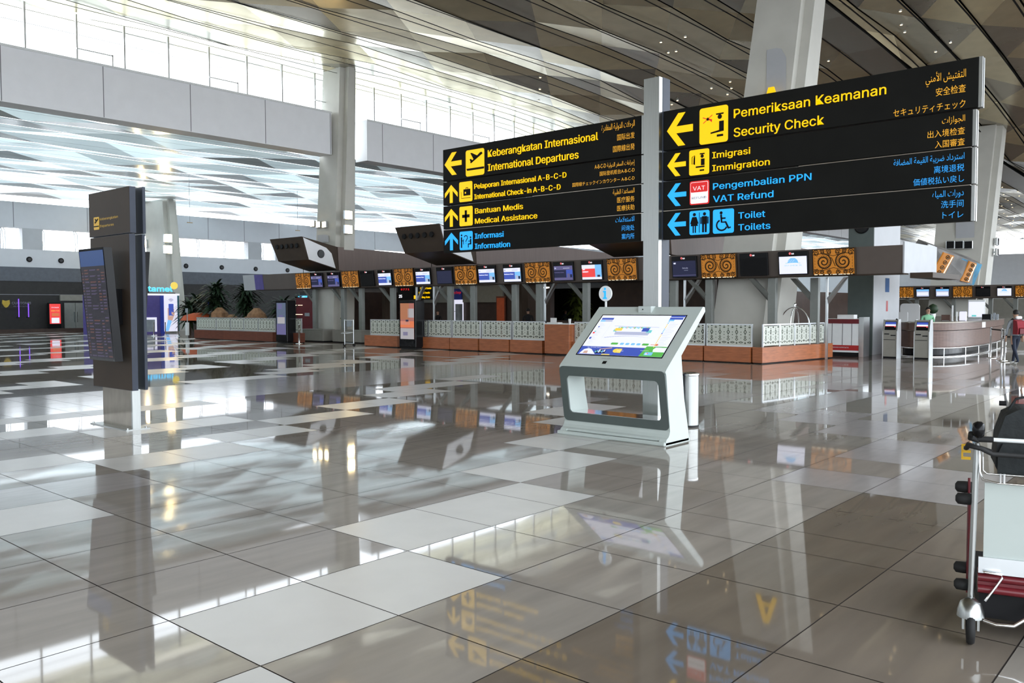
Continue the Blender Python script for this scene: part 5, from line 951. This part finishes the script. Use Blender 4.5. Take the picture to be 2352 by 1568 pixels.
# hanging wires with small bars in the left hall
for i, (px, y0, y1) in enumerate(((436, 470, 512), (684, 478, 530))):
    p = onY(px, y1, 40); r = thing('hanging_sensor', ('left', 'right')[i]+' small bar hanging on a thin wire under the low ceiling', 'hanging bar', (p.x, 40, p.z)); b1('bar', r, -.16, .16, -.02, .02, 0, .04, 'tan'); b1('wire', r, -.006, .006, -.006, .006, .04, 8.6-p.z, 'seam')
# lamp sparkles reflected in the ceiling facets, added as small glowing discs
GLINT = None; q = random.Random(9); cnt = 0
glints = [(px, py) for px, py in ((1574, 85), (1518, 97), (1553, 118), (1535, 121), (2068, 26), (2070, 57), (2078, 74), (2149, 119), (2183, 98), (1903, 140), (1677, 188), (1680, 203), (1634, 203), (1671, 217), (1543, 240), (1556, 231), (1241, 178), (1240, 205), (1237, 231))]
for k in range(46): glints.append((2262+q.uniform(-2, 88), 430+k*3.3))
for px, py in glints:
    d = ray(px, py); t = 5.
    while t < 130 and (CAM+d*t).z < cz((CAM+d*t).x)-.03: t += .05
    p = CAM+d*t
    if p.y < -10.5 or p.y > 27 or p.x > 108: continue
    if GLINT is None:
        GLINT = thing('ceiling_glint', 'small warm lamp reflection on the faceted metal ceiling, added as a glowing disc', 'painted glint', tuple(p), 0, 'painted warm glints on the main ceiling'); mb = MB(); mb.lathe([(.045, -.012), (.045, .0)], 'sparkle', n=8); mb.build('glint_disc', GLINT); mb = MB(); mb.lathe([(.06, -.006), (.06, .05)], 'alu', n=8); mb.build('glint_ring', GLINT)
    else: o = copy_tree(GLINT); o.location = p

# ------------------------------------------------------------------ luggage trolley and bag
tr = thing('luggage_trolley', 'steel luggage trolley with a white board and maroon base at the right edge', 'luggage trolley', (2.29, -3.11, 0), math.atan2(-.963, .267))
def tb(name, pts, r_, m, par=tr, n=8): mb = MB(); mb.tube(pts, r_, m, n); return mb.build(name, par)
tb('upright_pole', [(.0, .05, .16), (.006, .05, .5), (.014, .05, .93)], .0135, 'steel'); tb('upright_pole', [(.66, .05, .16), (.655, .05, .5), (.65, .05, .93)], .0135, 'steel')
b1('white_board', tr, .05, .60, .06, .075, .365, .745, 'mint'); b1('silver_strip', tr, .03, .62, .045, .06, .325, .40, 'alu')
mb = MB(); mb.box(.03, .62, .07, .12, .225, .33, 'maroon'); mb.tube([(.03, .07, .245), (.62, .07, .245)], .02, 'maroon', 10); mb.tube([(.03, .07, .30), (.62, .07, .30)], .02, 'maroon', 10); mb.build('maroon_base', tr)
tb('side_rail', [(-.005, .12, .34), (-.005, .12, .66)], .009, 'maroon')
for y_, z in ((.16, .70), (.10, .655), (.16, .31), (.10, .245)): mb = MB(); mb.lathe([(.012, .05), (.026, .045), (.028, .0), (.026, -.03), (.012, -.04)], 'rubber', (-.028, y_, z), 14, 'x'); mb.build('bumper', tr)
tb('side_rail', [(-.01, .13, .20), (-.01, .13, .75)], .006, 'maroon')
for x in (.0, .66):
    mb = MB(); mb.lathe([(.052, -.018), (.070, -.016), (.077, -.006), (.077, .006), (.070, .016), (.052, .018)], 'rubber', (x, 0, .077), 24, 'x'); mb.lathe([(.05, -.014), (.05, .014)], 'alu', (x, 0, .077), 18, 'x'); w_ = mb.build('wheel', tr)
    mb = MB(); mb.lathe([(.058, .125), (.056, .155), (.045, .19), (.02, .21), (.0, .212)], 'steel', (x, .01, 0), 18); mb.box(x-.036, x-.026, -.02, .03, .07, .15, 'steel'); mb.box(x+.026, x+.036, -.02, .03, .07, .15, 'steel'); mb.build('caster_fork', tr)
mb = MB(); mb.box(.04, .62, .10, .85, .10, .22, 'blackm'); mb.build('lower_tray', tr)
tb('front_loop', [(.05, -.02, .125), (.10, -.03, .115), (.17, -.03, .12), (.22, 0, .15), (.25, .08, .20)], .009, 'chrome'); tb('brake_rod', [(.05, .03, .335), (.12, .02, .335), (.128, .02, .32), (.06, .03, .20)], .006, 'chrome')
mb = MB(); mb.tube([(.015, .04, .95), (.06, .035, .952), (.08, .035, .952)], .014, 'rubber', 10); mb.tube([(.58, .035, .952), (.64, .035, .952)], .014, 'rubber', 10); mb.tube([(.08, .035, .952), (.58, .035, .952)], .0095, 'white', 10); mb.build('handle_bar', tr)
mb = MB(); mb.lathe([(.0, -.026), (.028, -.022), (.038, -.005), (.038, .012), (.028, .024), (.0, .027)], 'black', (.016, .0, 1.0), 18, 'x'); mb.tube([(-.012, .0, .98), (-.014, .03, .955), (.02, .04, .945)], .013, 'rubber'); mb.build('handle_knob', tr)
mb = MB(); mb.tube([(-.03, .04, .905), (-.02, -.01, .925), (.03, -.02, .915), (.075, .0, .89), (.30, .02, .885), (.60, .02, .885)], .011, 'rubber', 8); mb.tube([(-.03, .04, .905), (-.02, .10, .915), (.03, .12, .90), (.08, .11, .885)], .010, 'rubber', 8); mb.build('brake_lever', tr)
b = MB(); b.box(-.045, -.015, .14, .15, .90, .908, 'yplastic'); b.box(-.045, -.037, .14, .15, .84, .90, 'yplastic'); b.box(-.045, -.005, .14, .15, .835, .848, 'yplastic'); b.box(-.045, -.005, .14, .15, .868, .88, 'yplastic'); b.build('yellow_tag', tr)
bk = MB(); bk.tube([(.026, .05, .90), (.028, .04, .80), (.04, .03, .765), (.10, .02, .755), (.62, .02, .755)], .005, 'chrome', 6); bk.tube([(.04, .07, .90), (.042, .08, .80), (.06, .08, .785), (.62, .08, .785)], .004, 'chrome', 6)
for x in (.11, .125, .215, .232, .40, .417): bk.tube([(x, .02, .755), (x, .02, .80 if x < .2 else .875)], .0045, 'chrome', 6)
bk.tube([(.21, .02, .875), (.62, .02, .875)], .005, 'chrome', 6); bk.build('wire_basket', tr)
bg_ = thing('travel_bag', 'black fabric travel bag sitting in the trolley basket', 'bag', (2.29+.10*.267+.2*.963, -3.11-.10*.963+.2*.267, .765), tr.rotation_euler[2])
mb = MB(); mb.prism_y([(.0, .04), (.02, .0), (.50, 0), (.52, .05), (.52, .27), (.46, .31), (.10, .315), (.04, .28), (.01, .18)], 0, .26, 'bagc'); o = mb.build('bag_body', bg_); bv = o.modifiers.new('b', 'BEVEL'); bv.width = .03; bv.segments = 3
tb('bag_handle', [(.06, .1, .30), (.09, .09, .355), (.16, .09, .375), (.24, .1, .31)], .006, 'bagc', bg_); mb = MB(); mb.prism_y([(.01, 0), (.08, 0), (.075, .12), (.03, .15), (.01, .1)], -.02, .0, 'bagc'); mb.build('side_pocket', bg_); mb = MB(); mb.tube([(.02, .1, .33), (.05, .1, .33)], .012, 'blackm'); mb.build('zip_pull', bg_)

# ------------------------------------------------------------------ people
def skinmesh(name, verts, edges, radii, mats_, matf, parent, sub=2, root=0):
    me = bpy.data.meshes.new(name); me.from_pydata(verts, edges, []); o = bpy.data.objects.new(name, me); COL.objects.link(o)
    sk = o.modifiers.new('s', 'SKIN'); sk.use_smooth_shade = True
    for i, v in enumerate(me.skin_vertices[0].data): v.radius = radii[i] if isinstance(radii[i], tuple) else (radii[i], radii[i]); v.use_root = (i == root)
    ss = o.modifiers.new('ss', 'SUBSURF'); ss.levels = sub; ss.render_levels = sub
    m2 = bpy.data.meshes.new_from_object(o.evaluated_get(bpy.context.evaluated_depsgraph_get())); bpy.data.objects.remove(o); m2.name = name
    for m in mats_: m2.materials.append(M[m])
    for p in m2.polygons: p.material_index = matf(p.center); p.use_smooth = True
    o = bpy.data.objects.new(name, m2); COL.objects.link(o); o.parent = parent; return o
def person(label, X, Y, rz, h, top='blackc', legs='navyc', z=0., walk=0., sit=False, lean=0., armfwd=0., hairc='hair', seatz=.45):
    """local: faces +y; h = standing height"""
    r = thing('person', label, 'person', (X, Y, z), rz); u = h/1.7; sh = .19*u; hip = .09*u; dz = (-.45*u if sit else 0)
    V = []; E_ = []; Rr = []
    def a(x, y, z_, rad, link=None): V.append((x, y, z_)); Rr.append(rad); n = len(V)-1; (E_.append((link, n)) if link is not None else None); return n
    H = .93*u+dz; L = lean
    pel = a(0, 0, H, (.15*u, .11*u)); wa = a(0, .02*u+L*.15, H+.17*u, (.13*u, .095*u), pel); ch = a(0, .0+L*.35, H+.38*u, (.16*u, .11*u), wa); nk = a(0, L*.5, H+.50*u, .055*u, ch); hd0 = a(0, L*.5+.015*u, H+.565*u, .062*u, nk); hd = a(0, L*.5+.02*u, H+.66*u, (.080*u, .095*u), hd0); hd1 = a(0, L*.5+.01*u, H+.72*u, (.070*u, .082*u), hd)
    for s_ in (-1, 1):
        w_ = walk*s_
        sp0 = a(s_*sh, L*.45, H+.43*u, .055*u, ch); el = a(s_*(sh+.05*u), L*.45+armfwd*.12*u-w_*.08*u, H+.16*u, .042*u, sp0); wr = a(s_*(sh+.02*u), L*.45+armfwd*.34*u-w_*.12*u+.05*u, H-.06*u+armfwd*.16*u, .028*u, el)
        ha = a(s_*(sh+.02*u), L*.45+armfwd*.42*u-w_*.12*u+.06*u, H-.14*u+armfwd*.2*u, (.020*u, .036*u), wr)
        for f in range(4): a(s_*(sh+.02*u), V[ha][1]+(-.024+.016*f)*u, V[ha][2]-(.075+.008*(f in (1, 2)))*u, .0085*u, ha)
        a(s_*(sh-.01*u), V[ha][1]+.045*u, V[ha][2]-.03*u, .009*u, wr)
        hp = a(s_*hip, 0, H-.06*u, .085*u, pel)
        if sit: kn = a(s_*hip*1.3, .42*u, H-.03*u, .06*u, hp); an = a(s_*hip*1.2, .40*u, .08*u, .038*u, kn)
        else: kn = a(s_*hip, .03*u+w_*.12*u, .50*u, .058*u, hp); an = a(s_*hip, -.02*u+w_*.30*u, .09*u+(.05*u if w_ < 0 else 0), .038*u, kn)
        a(s_*hip*1.1, V[an][1]+.14*u, .035*u+(.0 if w_ >= 0 else .02*u), .036*u, an)
    def mf(c):
        if c.z > H+.52*u: return 0
        if c.z < .10*u and not sit: return 3
        if abs(c.x) > sh*.75 and c.z < H-.02*u+armfwd*.18*u and c.z > H-.3*u and not sit: return 0
        if sit and c.y > .3*u+L*.4 and abs(c.x) > sh*.9: return 0
        return 1 if c.z > H+.0*u else 2
    body = skinmesh('body', V, E_, Rr, ['skin', top, legs, 'white'], mf, r)
    # face: nose, eyes, mouth, ears as small relief joined in one face mesh
    hy, hz = L*.5+.02*u, H+.655*u; mb = MB()
    mb.tube([(0, hy+.085*u, hz+.02*u), (0, hy+.108*u, hz-.015*u), (0, hy+.085*u, hz-.022*u)], .010*u, 'skin', 6)
    for s_ in (-1, 1): mb.lathe([(0, -.008*u), (.010*u, 0), (0, .006*u)], 'hair', (s_*.032*u, hy+.088*u, hz+.018*u), 8, 'y'); mb.lathe([(0, -.01*u), (.022*u, 0), (0, .012*u)], 'skin', (s_*.082*u, hy, hz), 8, 'x')
    mb.box(-.022*u, .022*u, hy+.080*u, hy+.091*u, hz-.048*u, hz-.040*u, 'redc'); mb.build('face_features', r)
    mb = MB(); n = 14; vs = []; rings = 7
    for i in range(rings+1):
        t = i/rings*PI*.62
        for k in range(n): a_ = 2*PI*k/n; rx, ry, rz_ = .090*u, .106*u, .108*u; back = 1.0 if math.sin(a_) < .3 else .55; vs.append((rx*math.sin(t*back)*math.cos(a_), hy-.008*u+ry*math.sin(t*back)*math.sin(a_), hz+.03*u+rz_*math.cos(t*back)))
    mb.add(vs, [(i*n+k, (i+1)*n+k, (i+1)*n+(k+1) % n, i*n+(k+1) % n) for i in range(rings) for k in range(n)], 'hair', True); mb.build('hair', r); return r
wk = person('traveller walking away in dark trousers and grey jacket, carrying a red backpack', 23.25, .56, -YAW+.1, 1.42, 'greyc', 'navyc', walk=.8)
bp = thing('backpack', 'red backpack on the back of the walking traveller', 'backpack', (23.25, .56, 0), -YAW+.1); mb = MB(); mb.prism_x([(-.12, .80), (-.28, .80), (-.31, .95), (-.27, 1.14), (-.13, 1.18)], -.17, .05, 'redc'); mb.prism_x([(-.12, .80), (-.26, .80), (-.29, .95), (-.25, 1.14), (-.13, 1.18)], .05, .16, 'greyc'); o = mb.build('pack_body', bp); mb = MB(); mb.prism_x([(-.29, .80), (-.34, .82), (-.34, .95), (-.30, .98)], -.13, .04, 'maroon'); mb.build('front_pocket', bp)
for s_ in (-1, 1): tb('shoulder_strap', [(s_*.10, -.14, 1.15), (s_*.11, -.02, 1.20), (s_*.11, .11, 1.12), (s_*.12, .08, .95)], .018, 'blackc', bp)
b1('pillow_collar', bp, -.08, .08, -.14, -.07, 1.19, 1.27, 'whitec', .02)
person('clerk with black hair and dark shirt behind the patterned barrier, seen from behind', 24.0, 17.74, -.9, 1.46, 'blackc', 'navyc')
person('distant clerk in a dark blue shirt behind the tall orange desk, facing it', 32.0, 21.98, PI-.9, 1.36, 'navyc', 'navyc')
person('clerk with a black headscarf standing behind the barriers right of the pink poster', 26.0, onX(1006, 720, 26).y, PI-1.2, 1.36, 'blackc', 'blackc')
p = onX(1251, 740, 20.3); person('person with black hair and blue shirt sitting low beside the tall orange desk', 20.3, p.y, -1.2, 1.42, 'bluec', 'blackc', sit=True, lean=.08)
r = thing('low_stool', 'low grey stool under the person in the blue shirt', 'stool', (20.3, p.y, 0), -1.2); b1('stool_seat', r, -.15, .15, -.16, .12, .22, .29, 'deskgrey')
for a_ in (-.12, .12):
    for b_ in (-.12, .08): b1('leg', r, a_-.015, a_+.015, b_-.015, b_+.015, 0, .22, 'alu')
person('clerk in a light green shirt behind the round counter', 28.2, onX(2131, 720, 28.2).y, PI-.9, 1.48, 'greenc', 'navyc')
